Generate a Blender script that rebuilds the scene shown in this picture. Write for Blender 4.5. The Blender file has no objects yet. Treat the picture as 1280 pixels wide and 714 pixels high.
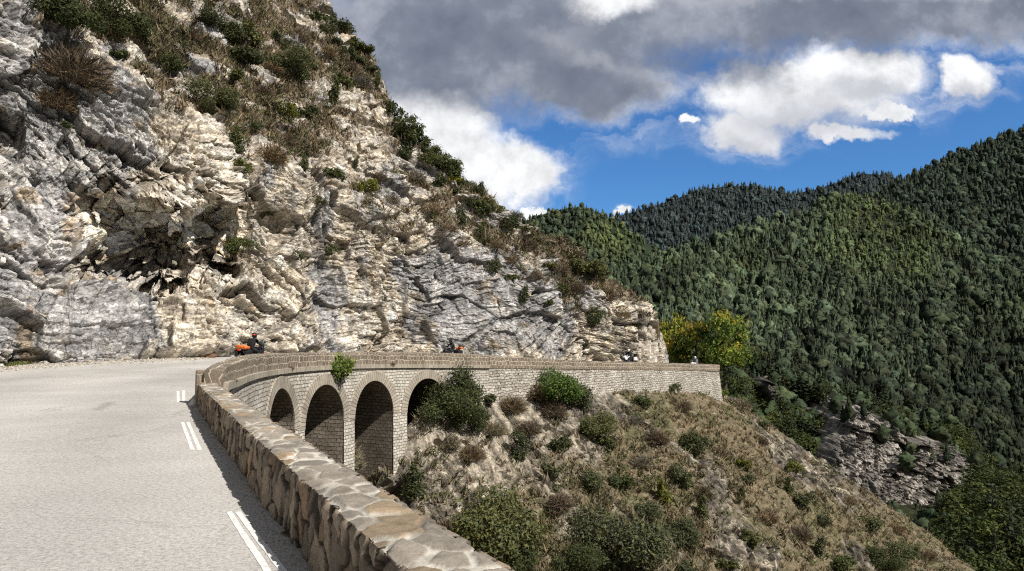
import bpy, math, random
import numpy as np
from mathutils import Vector, Matrix
from mathutils.bvhtree import BVHTree

random.seed(7)
RNG = np.random.default_rng(7)
sc = bpy.context.scene
COL = sc.collection
PI = math.pi

# ------------------------------------------------------------------ camera
F = 900.0
CAM = np.array([0.0, 0.0, 1.75])
PITCH = math.atan(70 / F)
cd = bpy.data.cameras.new("camera")
cam = bpy.data.objects.new("camera", cd)
COL.objects.link(cam)
cam.location = CAM
cam.rotation_euler = (PI / 2 + PITCH, 0, 0)
cd.sensor_width = 36
cd.lens = F / 1280 * 36
cd.clip_start = 0.1
cd.clip_end = 20000
sc.camera = cam
sc.view_settings.view_transform = 'Standard'
sc.view_settings.look = 'None'
sc.view_settings.exposure = 0
sc.view_settings.gamma = 1
sc.cycles.use_denoising = False
sc.cycles.filter_width = 1.15
sc.cycles.max_bounces = 6
sc.cycles.diffuse_bounces = 3
CP, SP = math.cos(PITCH), math.sin(PITCH)


def slopes(px, py):
    """horizontal and vertical slope (per metre forward) of the sight line through a photo point"""
    a = (np.asarray(px, float) - 640) / F
    b = (357 - np.asarray(py, float)) / F
    dy = CP - b * SP
    dz = SP + b * CP
    return a / dy, dz / dy


def P(px, py, y):
    sx, sz = slopes(px, py)
    y = np.asarray(y, float)
    return np.stack(np.broadcast_arrays(sx * y, y, CAM[2] + sz * y), -1)


def project(V):
    V = np.asarray(V, float)
    x, y, z = V[..., 0], V[..., 1], V[..., 2] - CAM[2]
    f = y * CP + z * SP
    u = -y * SP + z * CP
    return 640 + F * x / f, 357 - F * u / f


# ------------------------------------------------------------------ noise
def h3(ix, iy, iz, seed=0):
    h = (ix.astype(np.int64) * 374761393 + iy.astype(np.int64) * 668265263 + iz.astype(np.int64) * 2147483647 + seed * 974634777) & 0xFFFFFFFF
    h = ((h ^ (h >> 13)) * 1274126177) & 0xFFFFFFFF
    h = ((h ^ (h >> 16)) * 2246822519) & 0xFFFFFFFF
    h = h ^ (h >> 15)
    return (h & 0xFFFFFF) / float(0x1000000)


def vnoise(p, seed=0):
    i = np.floor(p)
    f = p - i
    i = i.astype(np.int64)
    f = f * f * f * (f * (f * 6 - 15) + 10)
    r = 0
    for a in (0, 1):
        wa = f[..., 0] if a else 1 - f[..., 0]
        for b in (0, 1):
            wb = f[..., 1] if b else 1 - f[..., 1]
            for c in (0, 1):
                wc = f[..., 2] if c else 1 - f[..., 2]
                r = r + wa * wb * wc * h3(i[..., 0] + a, i[..., 1] + b, i[..., 2] + c, seed)
    return r * 2 - 1


def fbm(p, octv=4, seed=0, gain=0.5):
    s, a, t = 0, 1.0, 0
    for k in range(octv):
        s = s + a * vnoise(p * (2.03 ** k) + 17.3 * k, seed + k)
        t += a
        a *= gain
    return s / t


def ridged(p, octv=4, seed=0):
    s, a, t = 0, 1.0, 0
    for k in range(octv):
        s = s + a * (1 - np.abs(vnoise(p * (2.1 ** k) + 9.1 * k, seed + k)) * 2)
        t += a
        a *= 0.5
    return s / t


def worley(p, seed=0):
    """F1, F2, random number of the nearest cell, vector to its centre"""
    i = np.floor(p).astype(np.int64)
    sh = p.shape[:-1]
    f1 = np.full(sh, 9.0)
    f2 = np.full(sh, 9.0)
    cid = np.zeros(sh)
    vec = np.zeros(sh + (3,))
    for a in (-1, 0, 1):
        for b in (-1, 0, 1):
            for c in (-1, 0, 1):
                ix, iy, iz = i[..., 0] + a, i[..., 1] + b, i[..., 2] + c
                q = np.stack([ix + h3(ix, iy, iz, seed), iy + h3(ix, iy, iz, seed + 1), iz + h3(ix, iy, iz, seed + 2)], -1)
                d = q - p
                l = np.sqrt((d ** 2).sum(-1))
                m = l < f1
                f2 = np.where(m, f1, np.minimum(f2, l))
                f1 = np.where(m, l, f1)
                cid = np.where(m, h3(ix, iy, iz, seed + 3), cid)
                vec = np.where(m[..., None], d, vec)
    return f1, f2, cid, vec


def sstep(a, b, x):
    t = np.clip((x - a) / (b - a), 0, 1)
    return t * t * (3 - 2 * t)


def hermite(xs, ys):
    xs, ys = np.asarray(xs, float), np.asarray(ys, float)
    m = np.gradient(ys, xs)

    def f(x):
        x = np.asarray(x, float)
        xc = np.clip(x, xs[0], xs[-1])
        k = np.clip(np.searchsorted(xs, xc, side='right') - 1, 0, len(xs) - 2)
        h = xs[k + 1] - xs[k]
        t = (xc - xs[k]) / h
        r = (ys[k] * (2 * t ** 3 - 3 * t ** 2 + 1) + m[k] * h * (t ** 3 - 2 * t ** 2 + t)
             + ys[k + 1] * (-2 * t ** 3 + 3 * t ** 2) + m[k + 1] * h * (t ** 3 - t ** 2))
        return r + np.where(x < xs[0], (x - xs[0]) * m[0], 0) + np.where(x > xs[-1], (x - xs[-1]) * m[-1], 0)
    return f


# ------------------------------------------------------------------ materials
def new_mat(name, rough=0.9):
    m = bpy.data.materials.new(name)
    m.use_nodes = True
    nt = m.node_tree
    b = nt.nodes['Principled BSDF']
    b.inputs['Roughness'].default_value = rough
    b.inputs['Specular IOR Level'].default_value = 0.25
    return m, nt, b


def N(nt, kind, **kw):
    n = nt.nodes.new(kind)
    for k, v in kw.items():
        if k.startswith('i_'):
            n.inputs[k[2:].replace('_', ' ')].default_value = v
        else:
            setattr(n, k, v)
    return n


def noise_node(nt, scale, detail=5, rough=0.6, coord='Object', vec=None):
    n = N(nt, 'ShaderNodeTexNoise')
    n.inputs['Scale'].default_value = scale
    n.inputs['Detail'].default_value = detail
    n.inputs['Roughness'].default_value = rough
    if vec is None:
        tc = N(nt, 'ShaderNodeTexCoord')
        vec = tc.outputs[coord]
    nt.links.new(vec, n.inputs['Vector'])
    return n


def ramp(nt, src, stops):
    r = N(nt, 'ShaderNodeValToRGB')
    el = r.color_ramp.elements
    while len(el) < len(stops):
        el.new(0.5)
    for e, (p, c) in zip(el, stops):
        e.position = p
        e.color = (c, c, c, 1) if not isinstance(c, tuple) else (*c, 1)
    nt.links.new(src, r.inputs['Fac'])
    return r


def mixc(nt, a, b, fac, mode='MIX'):
    m = N(nt, 'ShaderNodeMix', data_type='RGBA', blend_type=mode)
    for s, v in ((m.inputs[0], fac), (m.inputs[6], a), (m.inputs[7], b)):
        if hasattr(v, 'is_output'):
            nt.links.new(v, s)
        elif isinstance(v, tuple):
            s.default_value = (*v, 1)
        else:
            s.default_value = v
    return m.outputs[2]


def bump(nt, b, src, strength, dist):
    n = N(nt, 'ShaderNodeBump')
    n.inputs['Strength'].default_value = strength
    n.inputs['Distance'].default_value = dist
    nt.links.new(src, n.inputs['Height'])
    nt.links.new(n.outputs['Normal'], b.inputs['Normal'])
    return n


def attr(nt, name):
    return N(nt, 'ShaderNodeAttribute', attribute_name=name)


def mat_attr(name, scale=6.0, lo=0.65, hi=1.25, bump_s=0.0, bump_d=0.05, rough=0.95, rand=0.0, detail=6):
    """colour from the mesh's own Col attribute, broken up by noise"""
    m, nt, b = new_mat(name, rough)
    a = attr(nt, 'Col')
    n = noise_node(nt, scale, detail, 0.65)
    r = ramp(nt, n.outputs['Fac'], [(0.25, lo), (0.75, hi)])
    c = mixc(nt, a.outputs['Color'], r.outputs['Color'], 1.0, 'MULTIPLY')
    if rand:
        oi = N(nt, 'ShaderNodeObjectInfo')
        rr = ramp(nt, oi.outputs['Random'], [(0.0, (1 - rand, 1 - rand, 1 - rand * 0.6)), (0.5, (1.0, 1.0, 1.0)), (1.0, (1 + rand * 1.1, 1 + rand, 1 - rand * 0.4))])
        c = mixc(nt, c, rr.outputs['Color'], 1.0, 'MULTIPLY')
    nt.links.new(c, b.inputs['Base Color'])
    if bump_s:
        bump(nt, b, n.outputs['Fac'], bump_s, bump_d)
    return m


def mat_plain(name, col, rough=0.6, metal=0.0, var=0.25, scale=30, emit=0):
    m, nt, b = new_mat(name, rough)
    n = noise_node(nt, scale, 4)
    r = ramp(nt, n.outputs['Fac'], [(0.3, 1 - var), (0.7, 1 + var)])
    c = mixc(nt, tuple(col), r.outputs['Color'], 1.0, 'MULTIPLY')
    nt.links.new(c, b.inputs['Base Color'])
    b.inputs['Metallic'].default_value = metal
    if emit:
        b.inputs['Emission Color'].default_value = (*col, 1)
        b.inputs['Emission Strength'].default_value = emit
    return m


def mat_rock(name, chip=2.6, lo=0.62, hi=1.28):
    """vertex colour broken into small chipped facets"""
    m, nt, b = new_mat(name, 0.95)
    a = attr(nt, 'Col')
    tc_ = N(nt, 'ShaderNodeTexCoord')
    nw = noise_node(nt, 1.4, 4, 0.6)
    ad = N(nt, 'ShaderNodeVectorMath', operation='MULTIPLY_ADD')
    nt.links.new(nw.outputs['Color'], ad.inputs[0])
    ad.inputs[1].default_value = (0.5, 0.5, 0.5)
    nt.links.new(tc_.outputs['Object'], ad.inputs[2])
    mp = N(nt, 'ShaderNodeMapping')
    mp.inputs['Rotation'].default_value = (0.3, 0.5, 0.2)
    mp.inputs['Scale'].default_value = (0.75, 0.9, 1.45)
    nt.links.new(ad.outputs[0], mp.inputs['Vector'])
    vo = N(nt, 'ShaderNodeTexVoronoi')
    vo.inputs['Scale'].default_value = chip
    nt.links.new(mp.outputs[0], vo.inputs['Vector'])
    ve = N(nt, 'ShaderNodeTexVoronoi', feature='DISTANCE_TO_EDGE')
    ve.inputs['Scale'].default_value = chip
    nt.links.new(mp.outputs[0], ve.inputs['Vector'])
    sp = N(nt, 'ShaderNodeSeparateColor')
    nt.links.new(vo.outputs['Color'], sp.inputs[0])
    r1 = ramp(nt, sp.outputs[0], [(0.0, 0.62), (0.5, 1.0), (1.0, 1.36)])
    r2 = ramp(nt, ve.outputs['Distance'], [(0.0, 0.45), (0.10, 1.0)])
    n = noise_node(nt, 6.0, 9, 0.68)
    r3 = ramp(nt, n.outputs['Fac'], [(0.25, lo), (0.75, hi)])
    c = mixc(nt, a.outputs['Color'], r1.outputs['Color'], 0.85, 'MULTIPLY')
    c = mixc(nt, c, r2.outputs['Color'], 0.8, 'MULTIPLY')
    c = mixc(nt, c, r3.outputs['Color'], 1.0, 'MULTIPLY')
    nt.links.new(c, b.inputs['Base Color'])
    h = N(nt, 'ShaderNodeMath', operation='ADD')
    nt.links.new(sp.outputs[1], h.inputs[0])
    nt.links.new(n.outputs['Fac'], h.inputs[1])
    bump(nt, b, h.outputs[0], 0.6, 0.06)
    return m


# ------------------------------------------------------------------ mesh helpers
def mesh_from(name, V, Fq, mats, parent=None, col=None, uv=None, smooth=False, mi=None, link=True):
    """V (n,3); Fq (m,4) or (m,3) int array or list of such arrays"""
    me = bpy.data.meshes.new(name)
    V = np.asarray(V, np.float32).reshape(-1, 3)
    fl = Fq if isinstance(Fq, list) else [Fq]
    loops = np.concatenate([f.reshape(-1) for f in fl]).astype(np.int32)
    tot = np.concatenate([np.full(len(f), f.shape[1]) for f in fl]).astype(np.int32)
    start = np.concatenate([[0], np.cumsum(tot)[:-1]]).astype(np.int32)
    me.vertices.add(len(V))
    me.vertices.foreach_set('co', V.ravel())
    me.loops.add(len(loops))
    me.loops.foreach_set('vertex_index', loops)
    me.polygons.add(len(tot))
    me.polygons.foreach_set('loop_start', start)
    me.polygons.foreach_set('loop_total', tot)
    if mi is not None:
        me.polygons.foreach_set('material_index', np.asarray(mi, np.int32))
    me.polygons.foreach_set('use_smooth', np.full(len(tot), smooth, bool))
    me.update(calc_edges=True)
    if col is not None:
        c = np.ones((len(V), 4), np.float32)
        c[:, :3] = np.asarray(col).reshape(-1, 3)
        at = me.color_attributes.new('Col', 'FLOAT_COLOR', 'POINT')
        at.data.foreach_set('color', c.ravel())
    if uv is not None:
        u = me.uv_layers.new(name='UVMap')
        uvl = np.asarray(uv, np.float32).reshape(-1, 2)[loops]
        u.data.foreach_set('uv', uvl.ravel())
    for m in (mats if isinstance(mats, (list, tuple)) else [mats]):
        me.materials.append(m)
    if not link:
        return me
    o = bpy.data.objects.new(name, me)
    COL.objects.link(o)
    if parent:
        o.parent = parent
    return o


def grid_faces(n, m, off=0, flip=False):
    i = np.arange(n * m).reshape(n, m) + off
    q = np.stack([i[:-1, :-1], i[1:, :-1], i[1:, 1:], i[:-1, 1:]], -1).reshape(-1, 4)
    return q[:, ::-1] if flip else q


class MB:
    """collects boxes, tubes, lathes and strips into one mesh"""

    def __init__(s):
        s.v, s.f, s.uv = [], [], []

    def add(s, V, faces, uv=None):
        o = len(s.v)
        s.v += [tuple(map(float, p)) for p in V]
        s.uv += [tuple(map(float, p)) for p in uv] if uv is not None else [(p[0], p[2]) for p in V]
        s.f += [[o + k for k in f] for f in faces]

    def box(s, c, size, rot=None, bevel=0.12):
        """box with chamfered edges"""
        hx, hy, hz = [k / 2 for k in size]
        b = bevel * min(hx, hy, hz) * 2
        V = []
        for z, k in ((-hz, b), (-hz + b, 0), (hz - b, 0), (hz, b)):
            x, y = hx - k, hy - k
            c2 = b
            ring = [(x - c2, -y), (x, -y + c2), (x, y - c2), (x - c2, y), (-x + c2, y), (-x, y - c2), (-x, -y + c2), (-x + c2, -y)]
            V += [Vector((q[0], q[1], z)) for q in ring]
        fs = [[0, 7, 6, 5, 4, 3, 2, 1], [24 + k for k in range(8)]]
        for r in range(3):
            for k in range(8):
                k2 = (k + 1) % 8
                fs.append([r * 8 + k, r * 8 + k2, r * 8 + 8 + k2, r * 8 + 8 + k])
        M = rot if rot is not None else Matrix.Identity(3)
        s.add([M @ v + Vector(c) for v in V], fs)
        return s

    def tube(s, pts, rad, n=8, caps=True):
        pts = [Vector(p) for p in pts]
        rads = rad if isinstance(rad, (list, tuple)) else [rad] * len(pts)
        V, fs = [], []
        for i, p in enumerate(pts):
            t = (pts[min(i + 1, len(pts) - 1)] - pts[max(i - 1, 0)])
            t = t.normalized() if t.length > 1e-9 else Vector((0, 0, 1))
            a = t.cross(Vector((0, 0, 1)) if abs(t.z) < 0.9 else Vector((1, 0, 0))).normalized()
            b = t.cross(a)
            for k in range(n):
                w = 2 * PI * k / n
                V.append(p + (a * math.cos(w) + b * math.sin(w)) * rads[i])
        for i in range(len(pts) - 1):
            for k in range(n):
                k2 = (k + 1) % n
                fs.append([i * n + k, i * n + k2, i * n + n + k2, i * n + n + k])
        if caps:
            fs.append(list(range(n))[::-1])
            fs.append([(len(pts) - 1) * n + k for k in range(n)])
        s.add(V, fs)
        return s

    def ell(s, c, r, n=12, m=8, rot=None):
        V, fs = [], []
        M = rot if rot is not None else Matrix.Identity(3)
        for i in range(m + 1):
            th = PI * i / m
            for k in range(n):
                w = 2 * PI * k / n
                V.append(M @ Vector((r[0] * math.sin(th) * math.cos(w), r[1] * math.sin(th) * math.sin(w), r[2] * math.cos(th))) + Vector(c))
        for i in range(m):
            for k in range(n):
                k2 = (k + 1) % n
                fs.append([i * n + k, i * n + n + k, i * n + n + k2, i * n + k2])
        s.add(V, fs)
        return s

    def torus(s, c, R, r, axis='y', n=24, m=8):
        V, fs = [], []
        for i in range(n):
            a = 2 * PI * i / n
            for k in range(m):
                w = 2 * PI * k / m
                rr = R + r * math.cos(w)
                V.append(Vector((rr * math.cos(a), r * math.sin(w), rr * math.sin(a))) + Vector(c))
        for i in range(n):
            for k in range(m):
                fs.append([i * m + k, i * m + (k + 1) % m, ((i + 1) % n) * m + (k + 1) % m, ((i + 1) % n) * m + k])
        s.add(V, fs)
        return s

    def build(s, name, mat, parent=None, smooth=False):
        me = bpy.data.meshes.new(name)
        me.from_pydata(s.v, [], s.f)
        me.update()
        u = me.uv_layers.new(name='UVMap')
        idx = np.zeros(len(me.loops), np.int32)
        me.loops.foreach_get('vertex_index', idx)
        u.data.foreach_set('uv', np.asarray(s.uv, np.float32)[idx].ravel())
        me.polygons.foreach_set('use_smooth', np.full(len(me.polygons), smooth, bool))
        me.materials.append(mat)
        o = bpy.data.objects.new(name, me)
        COL.objects.link(o)
        if parent:
            o.parent = parent
        return o


def tag(o, label=None, cat=None, group=None, kind=None):
    if label:
        o['label'] = label
    if cat:
        o['category'] = cat
    if group:
        o['group'] = group
    if kind:
        o['kind'] = kind
    return o


def empty(name, loc=(0, 0, 0), rz=0.0):
    o = bpy.data.objects.new(name, None)
    o.empty_display_size = 0.2
    COL.objects.link(o)
    o.location = loc
    o.rotation_euler = (0, 0, rz)
    return o


# ------------------------------------------------------------------ light and sky
SUN_EL, SUN_AZ = math.radians(46), math.radians(128)      # azimuth clockwise from +y: behind the right shoulder
SV = Vector((math.sin(SUN_AZ) * math.cos(SUN_EL), math.cos(SUN_AZ) * math.cos(SUN_EL), math.sin(SUN_EL)))
ld = bpy.data.lights.new("sun", 'SUN')
ld.energy = 5.0
ld.angle = math.radians(0.5)
ld.color = (1.0, 0.95, 0.88)
lo = bpy.data.objects.new("sun", ld)
COL.objects.link(lo)
lo.rotation_euler = SV.to_track_quat('Z', 'Y').to_euler()
lo.location = SV * 200

w = bpy.data.worlds.new("World")
sc.world = w
w.use_nodes = True
nt = w.node_tree
nt.nodes.clear()
out = N(nt, 'ShaderNodeOutputWorld')
sky = N(nt, 'ShaderNodeTexSky', sky_type='NISHITA')
sky.sun_disc = False
sky.sun_elevation = SUN_EL
sky.sun_rotation = SUN_AZ
sky.air_density = 1.0
sky.dust_density = 0.15
sky.ozone_density = 2.0
tint = mixc(nt, sky.outputs[0], (0.42, 0.80, 1.22), 1.0, 'MULTIPLY')
bg1 = N(nt, 'ShaderNodeBackground')
bg1.inputs['Strength'].default_value = 0.10
nt.links.new(tint, bg1.inputs['Color'])
tc = N(nt, 'ShaderNodeTexCoord')
sep = N(nt, 'ShaderNodeSeparateXYZ')
nt.links.new(tc.outputs['Generated'], sep.inputs[0])


def M(op, a, b=None, c=None):
    n = N(nt, 'ShaderNodeMath', operation=op)
    for s, v in zip(n.inputs, (a, b, c)):
        if v is None:
            continue
        if hasattr(v, 'is_output'):
            nt.links.new(v, s)
        else:
            s.default_value = v
    return n.outputs[0]


ypos = M('MAXIMUM', sep.outputs[1], 0.02)
cu = M('DIVIDE', sep.outputs[0], ypos)
cv = M('DIVIDE', sep.outputs[2], ypos)
comb = N(nt, 'ShaderNodeCombineXYZ')
nt.links.new(cu, comb.inputs[0])
nt.links.new(cv, comb.inputs[1])


def VM(op, a, b):
    n = N(nt, 'ShaderNodeVectorMath', operation=op)
    for s, v in zip(n.inputs, (a, b)):
        if hasattr(v, 'is_output'):
            nt.links.new(v, s)
        else:
            s.default_value = v
    return n


wn = noise_node(nt, 5.0, 7, 0.62, vec=comb.outputs[0])
wn2 = noise_node(nt, 16.0, 8, 0.65, vec=comb.outputs[0])
wob = VM('MULTIPLY', VM('SUBTRACT', wn.outputs['Color'], (0.5, 0.5, 0.5)).outputs[0], (0.16, 0.10, 0)).outputs[0]
wob2 = VM('MULTIPLY', VM('SUBTRACT', wn2.outputs['Color'], (0.5, 0.5, 0.5)).outputs[0], (0.06, 0.05, 0)).outputs[0]
cuv = VM('ADD', VM('ADD', comb.outputs[0], wob).outputs[0], wob2).outputs[0]


def blobs(lst, smooth=0.25):
    acc = None
    for (x, y, rx, ry) in lst:
        u0, v0 = slopes(x, y)
        d = VM('SUBTRACT', cuv, (float(u0), float(v0), 0)).outputs[0]
        d = VM('MULTIPLY', d, (F / rx, F / ry, 0)).outputs[0]
        l = N(nt, 'ShaderNodeVectorMath', operation='LENGTH')
        nt.links.new(d, l.inputs[0])
        e = M('SUBTRACT', 1.0, l.outputs['Value'])
        acc = e if acc is None else M('SMOOTH_MAX', acc, e, smooth)
    return acc


cov = blobs([(820, -30, 640, 125), (600, 40, 330, 118), (730, 95, 130, 62), (490, 60, 200, 105), (1170, 15, 320, 62),
             (1000, 110, 150, 62), (930, 165, 75, 34), (1085, 92, 80, 42), (1207, 103, 52, 32),
             (530, 150, 110, 90), (600, 215, 105, 55), (655, 215, 58, 58), (560, 200, 90, 70),
             (846, 153, 17, 7), (1058, 166, 46, 14), (665, 272, 22, 10), (780, 268, 14, 8), (1105, 140, 40, 9)], 0.12)
cov = M('ADD', cov, M('MULTIPLY', M('SUBTRACT', wn2.outputs['Fac'], 0.5), 0.42))
wn3 = noise_node(nt, 42.0, 6, 0.6, vec=cuv)
cov = M('ADD', cov, M('MULTIPLY', M('SUBTRACT', wn3.outputs['Fac'], 0.5), 0.26))
mask = N(nt, 'ShaderNodeMapRange', interpolation_type='SMOOTHSTEP')
mask.inputs['From Min'].default_value = -0.10
mask.inputs['From Max'].default_value = 0.42
nt.links.new(cov, mask.inputs['Value'])
front = N(nt, 'ShaderNodeMapRange')
front.inputs['From Min'].default_value = 0.03
front.inputs['From Max'].default_value = 0.12
nt.links.new(sep.outputs[1], front.inputs['Value'])
veil = N(nt, 'ShaderNodeMapRange', interpolation_type='SMOOTHSTEP')
veil.inputs['From Min'].default_value = -0.55
veil.inputs['From Max'].default_value = 0.15
nt.links.new(cov, veil.inputs['Value'])
stn = N(nt, 'ShaderNodeMapping')
stn.inputs['Scale'].default_value = (3.0, 11.0, 1.0)
stn.inputs['Rotation'].default_value = (0, 0, 0.25)
nt.links.new(cuv, stn.inputs['Vector'])
wn4 = noise_node(nt, 2.2, 7, 0.62, vec=stn.outputs[0])
vr = ramp(nt, wn4.outputs['Fac'], [(0.44, 0.0), (0.72, 0.75)])
cmask = M('MULTIPLY', M('MAXIMUM', mask.outputs[0], M('MULTIPLY', veil.outputs[0], vr.outputs['Color'])), front.outputs[0])
dark = blobs([(500, 30, 190, 75), (620, 5, 160, 60), (560, 75, 200, 62), (700, 108, 150, 44), (860, 45, 200, 62), (1010, 28, 240, 50), (1210, 30, 190, 36), (420, 60, 150, 70), (960, -60, 500, 60)], 0.35)
light = blobs([(755, -5, 90, 34), (1020, 70, 60, 40)], 0.2)
dk = M('SUBTRACT', M('ADD', dark, M('MULTIPLY', M('SUBTRACT', wn.outputs['Fac'], 0.5), 1.1)), M('MULTIPLY', M('MAXIMUM', light, 0.0), 0.8))
dmap = N(nt, 'ShaderNodeMapRange', interpolation_type='SMOOTHSTEP')
dmap.inputs['From Min'].default_value = -0.38
dmap.inputs['From Max'].default_value = 0.42
nt.links.new(dk, dmap.inputs['Value'])
# billows: thick parts are lit white, thin rims let the blue through, bases are grey
fl = ramp(nt, wn2.outputs['Fac'], [(0.30, 0.74), (0.62, 1.12)])
white = mixc(nt, (0.97, 0.98, 1.0), fl.outputs['Color'], 1.0, 'MULTIPLY')
soft = blobs([(1000, 150, 150, 50), (930, 180, 80, 25), (1090, 115, 80, 25), (1205, 125, 50, 18)], 0.3)
sm_ = N(nt, 'ShaderNodeMapRange', interpolation_type='SMOOTHSTEP')
sm_.inputs['From Min'].default_value = -0.1
sm_.inputs['From Max'].default_value = 0.9
nt.links.new(soft, sm_.inputs['Value'])
white = mixc(nt, white, (0.52, 0.54, 0.60), M('MULTIPLY', sm_.outputs[0], 0.8))
gl = ramp(nt, wn.outputs['Fac'], [(0.34, (0.15, 0.175, 0.235)), (0.5, (0.23, 0.26, 0.33)), (0.66, (0.45, 0.48, 0.55))])
ccol = mixc(nt, white, gl.outputs['Color'], dmap.outputs[0])
bg2 = N(nt, 'ShaderNodeBackground')
nt.links.new(ccol, bg2.inputs['Color'])
bg2.inputs['Strength'].default_value = 1.0
ms = N(nt, 'ShaderNodeMixShader')
nt.links.new(cmask, ms.inputs[0])
nt.links.new(bg1.outputs[0], ms.inputs[1])
nt.links.new(bg2.outputs[0], ms.inputs[2])
nt.links.new(ms.outputs[0], out.inputs['Surface'])
# the rest of the sky, behind and above the rider: unseen grey and blue tone, added to set the fill light
rn_ = noise_node(nt, 2.2, 5, 0.6, coord='Generated')
rr_ = ramp(nt, rn_.outputs['Fac'], [(0.40, (0.09, 0.11, 0.16)), (0.56, (0.24, 0.25, 0.265))])
bg3 = N(nt, 'ShaderNodeBackground')
nt.links.new(rr_.outputs['Color'], bg3.inputs['Color'])
rear = N(nt, 'ShaderNodeMapRange', interpolation_type='SMOOTHSTEP')
rear.inputs['From Min'].default_value = 0.62
rear.inputs['From Max'].default_value = 0.40
nt.links.new(sep.outputs[1], rear.inputs['Value'])
ms3 = N(nt, 'ShaderNodeMixShader')
nt.links.new(rear.outputs[0], ms3.inputs[0])
nt.links.new(ms.outputs[0], ms3.inputs[1])
nt.links.new(bg3.outputs[0], ms3.inputs[2])
nt.links.new(ms3.outputs[0], out.inputs['Surface'])
w.cycles.sampling_method = 'MANUAL'
w.cycles.sample_map_resolution = 512

# ------------------------------------------------------------------ layout curves (all functions of y, the distance ahead)
# outer edge of the curved parapet (viaduct, then retaining wall)
OX = hermite([19.4, 22, 25, 28, 31, 34.6, 39.3, 40.6, 45.18, 46.45, 50.76, 52.05, 56, 59.5, 65, 72, 79, 85, 91.2],
             [-7.75, -8.65, -9.5, -10.35, -11.05, -11.62, -11.72, -11.55, -10.44, -10.05, -8.29, -7.52, -4.98, -1.35, 4.33, 10.6, 16.8, 21.6, 26.1])
TOPZ = hermite([19, 25, 31, 36, 45, 51, 55, 59, 65, 79, 91.2], [0.95, 1.05, 1.12, 1.12, 1.03, 0.95, 0.86, 0.62, 0.12, -0.58, -1.18])
SBZ = hermite([19, 25, 36, 45, 55, 59, 65, 79, 91.2], [0.38, 0.22, 0.11, 0.05, -0.25, -0.42, -0.72, -1.35, -1.95])
ROADZ = hermite([-12, 7, 13, 20, 25, 31, 35, 39, 45, 51, 56, 59.5, 65, 79, 91, 98, 108],
                [0, 0, 0, 0.08, 0.22, 0.33, 0.37, 0.38, 0.33, 0.22, 0.06, -0.12, -0.55, -1.40, -2.0, -2.25, -2.6])
CY0, CY1 = 19.4, 91.2


def curve_frame(y):
    """tangent and right-hand normal of the outer parapet edge at y"""
    e = 0.15
    dx = (OX(y + e) - OX(y - e)) / (2 * e)
    l = np.sqrt(dx * dx + 1)
    return np.stack([dx / l, 1 / l], -1), np.stack([1 / l, -dx / l], -1)


YS = np.linspace(CY0, CY1, 1500)
ARC = np.concatenate([[0], np.cumsum(np.hypot(np.diff(OX(YS)), np.diff(YS)))])


def s_of_y(y):
    return np.interp(y, YS, ARC)


def y_of_s(s):
    return np.interp(s, ARC, YS)


# straight near parapet: inner edge line
WP, WD = np.array([-2.19, 7.03]), np.array([-0.449, 0.8935])
WD = WD / np.linalg.norm(WD)
WN = np.array([WD[1], -WD[0]])       # towards the ravine
W_TH = 0.44
W_H = 0.61
W_END = (19.55 - WP[1]) / WD[1]      # length from WP to the corner


def cliff_zb(px):
    return np.interp(px, [-420, -200, -60, 0, 130, 260, 400, 550, 700, 800, 820, 834], [14, 25, 33.5, 37, 41, 45.5, 56, 65, 74, 85, 89, 97])


def cliff_hb(px):
    return np.interp(px, [-420, -200, 0, 130, 260, 400, 550, 700, 830], [0.1, 0.25, 0.46, 0.68, 0.86, 0.75, 0.35, -0.35, -1.2])


exec_parts = []
# ------------------------------------------------------------------ road
pairs = [((4.4, -6.1), (-4.2, -10.4), 0, 0), ((0.83, 1.0), (-9.5, -3), 0, 0), ((-2.0, 7.03), (-14, 5), 0, 0), ((-5.0, 13), (-19, 15), 0, 0.1),
         ((-7.9, 19.5), (-25.5, 24.5), 0.08, 0.24), ((-9.7, 25), (-28.5, 32), 0.22, 0.40), ((-11.2, 31), (-27.2, 37.8), 0.33, 0.5),
         ((-11.9, 35), (-23.6, 42), 0.37, 0.70), ((-11.9, 39.5), (-19.4, 46.2), 0.38, 0.84), ((-10.7, 45.2), (-16.8, 53), 0.33, 0.80),
         ((-8.6, 50.7), (-13, 58.6), 0.22, 0.7), ((-5.2, 56), (-8.4, 64.5), 0.06, 0.48), ((-1.6, 59.5), (-4, 68.6), -0.12, 0.28),
         ((4.1, 65.2), (2, 73), -0.55, -0.1), ((10.4, 72.2), (8.5, 79.5), -1.0, -0.55), ((16.6, 79.2), (14.6, 86), -1.4, -0.9), ((25.9, 91), (20.0, 95), -2.0, -1.7),
         ((27.5, 97), (20.3, 99), -2.25, -2.1), ((25, 108), (18, 106), -2.6, -2.5), ((18, 118), (11, 115), -3.0, -3.0)]
k = np.arange(len(pairs))
ks = np.linspace(0, len(pairs) - 1, 260)
ax = hermite(k, [p[0][0] for p in pairs])(ks)
ay = hermite(k, [p[0][1] for p in pairs])(ks)
bx = hermite(k, [p[1][0] for p in pairs])(ks)
by = hermite(k, [p[1][1] for p in pairs])(ks)
az = hermite(k, [p[2] for p in pairs])(ks)
bz = hermite(k, [p[3] for p in pairs])(ks)
tt = np.linspace(-0.012, 1.06, 60)[None, :]
RX = ax[:, None] * (1 - tt) + bx[:, None] * tt
RY = ay[:, None] * (1 - tt) + by[:, None] * tt
RZ = az[:, None] * (1 - tt) + bz[:, None] * tt
RV = np.stack([RX, RY, RZ], -1)
RV[..., 2] += 0.012 * vnoise(RV * np.array([0.35, 0.35, 0]) + 3.3, 5)

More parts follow.
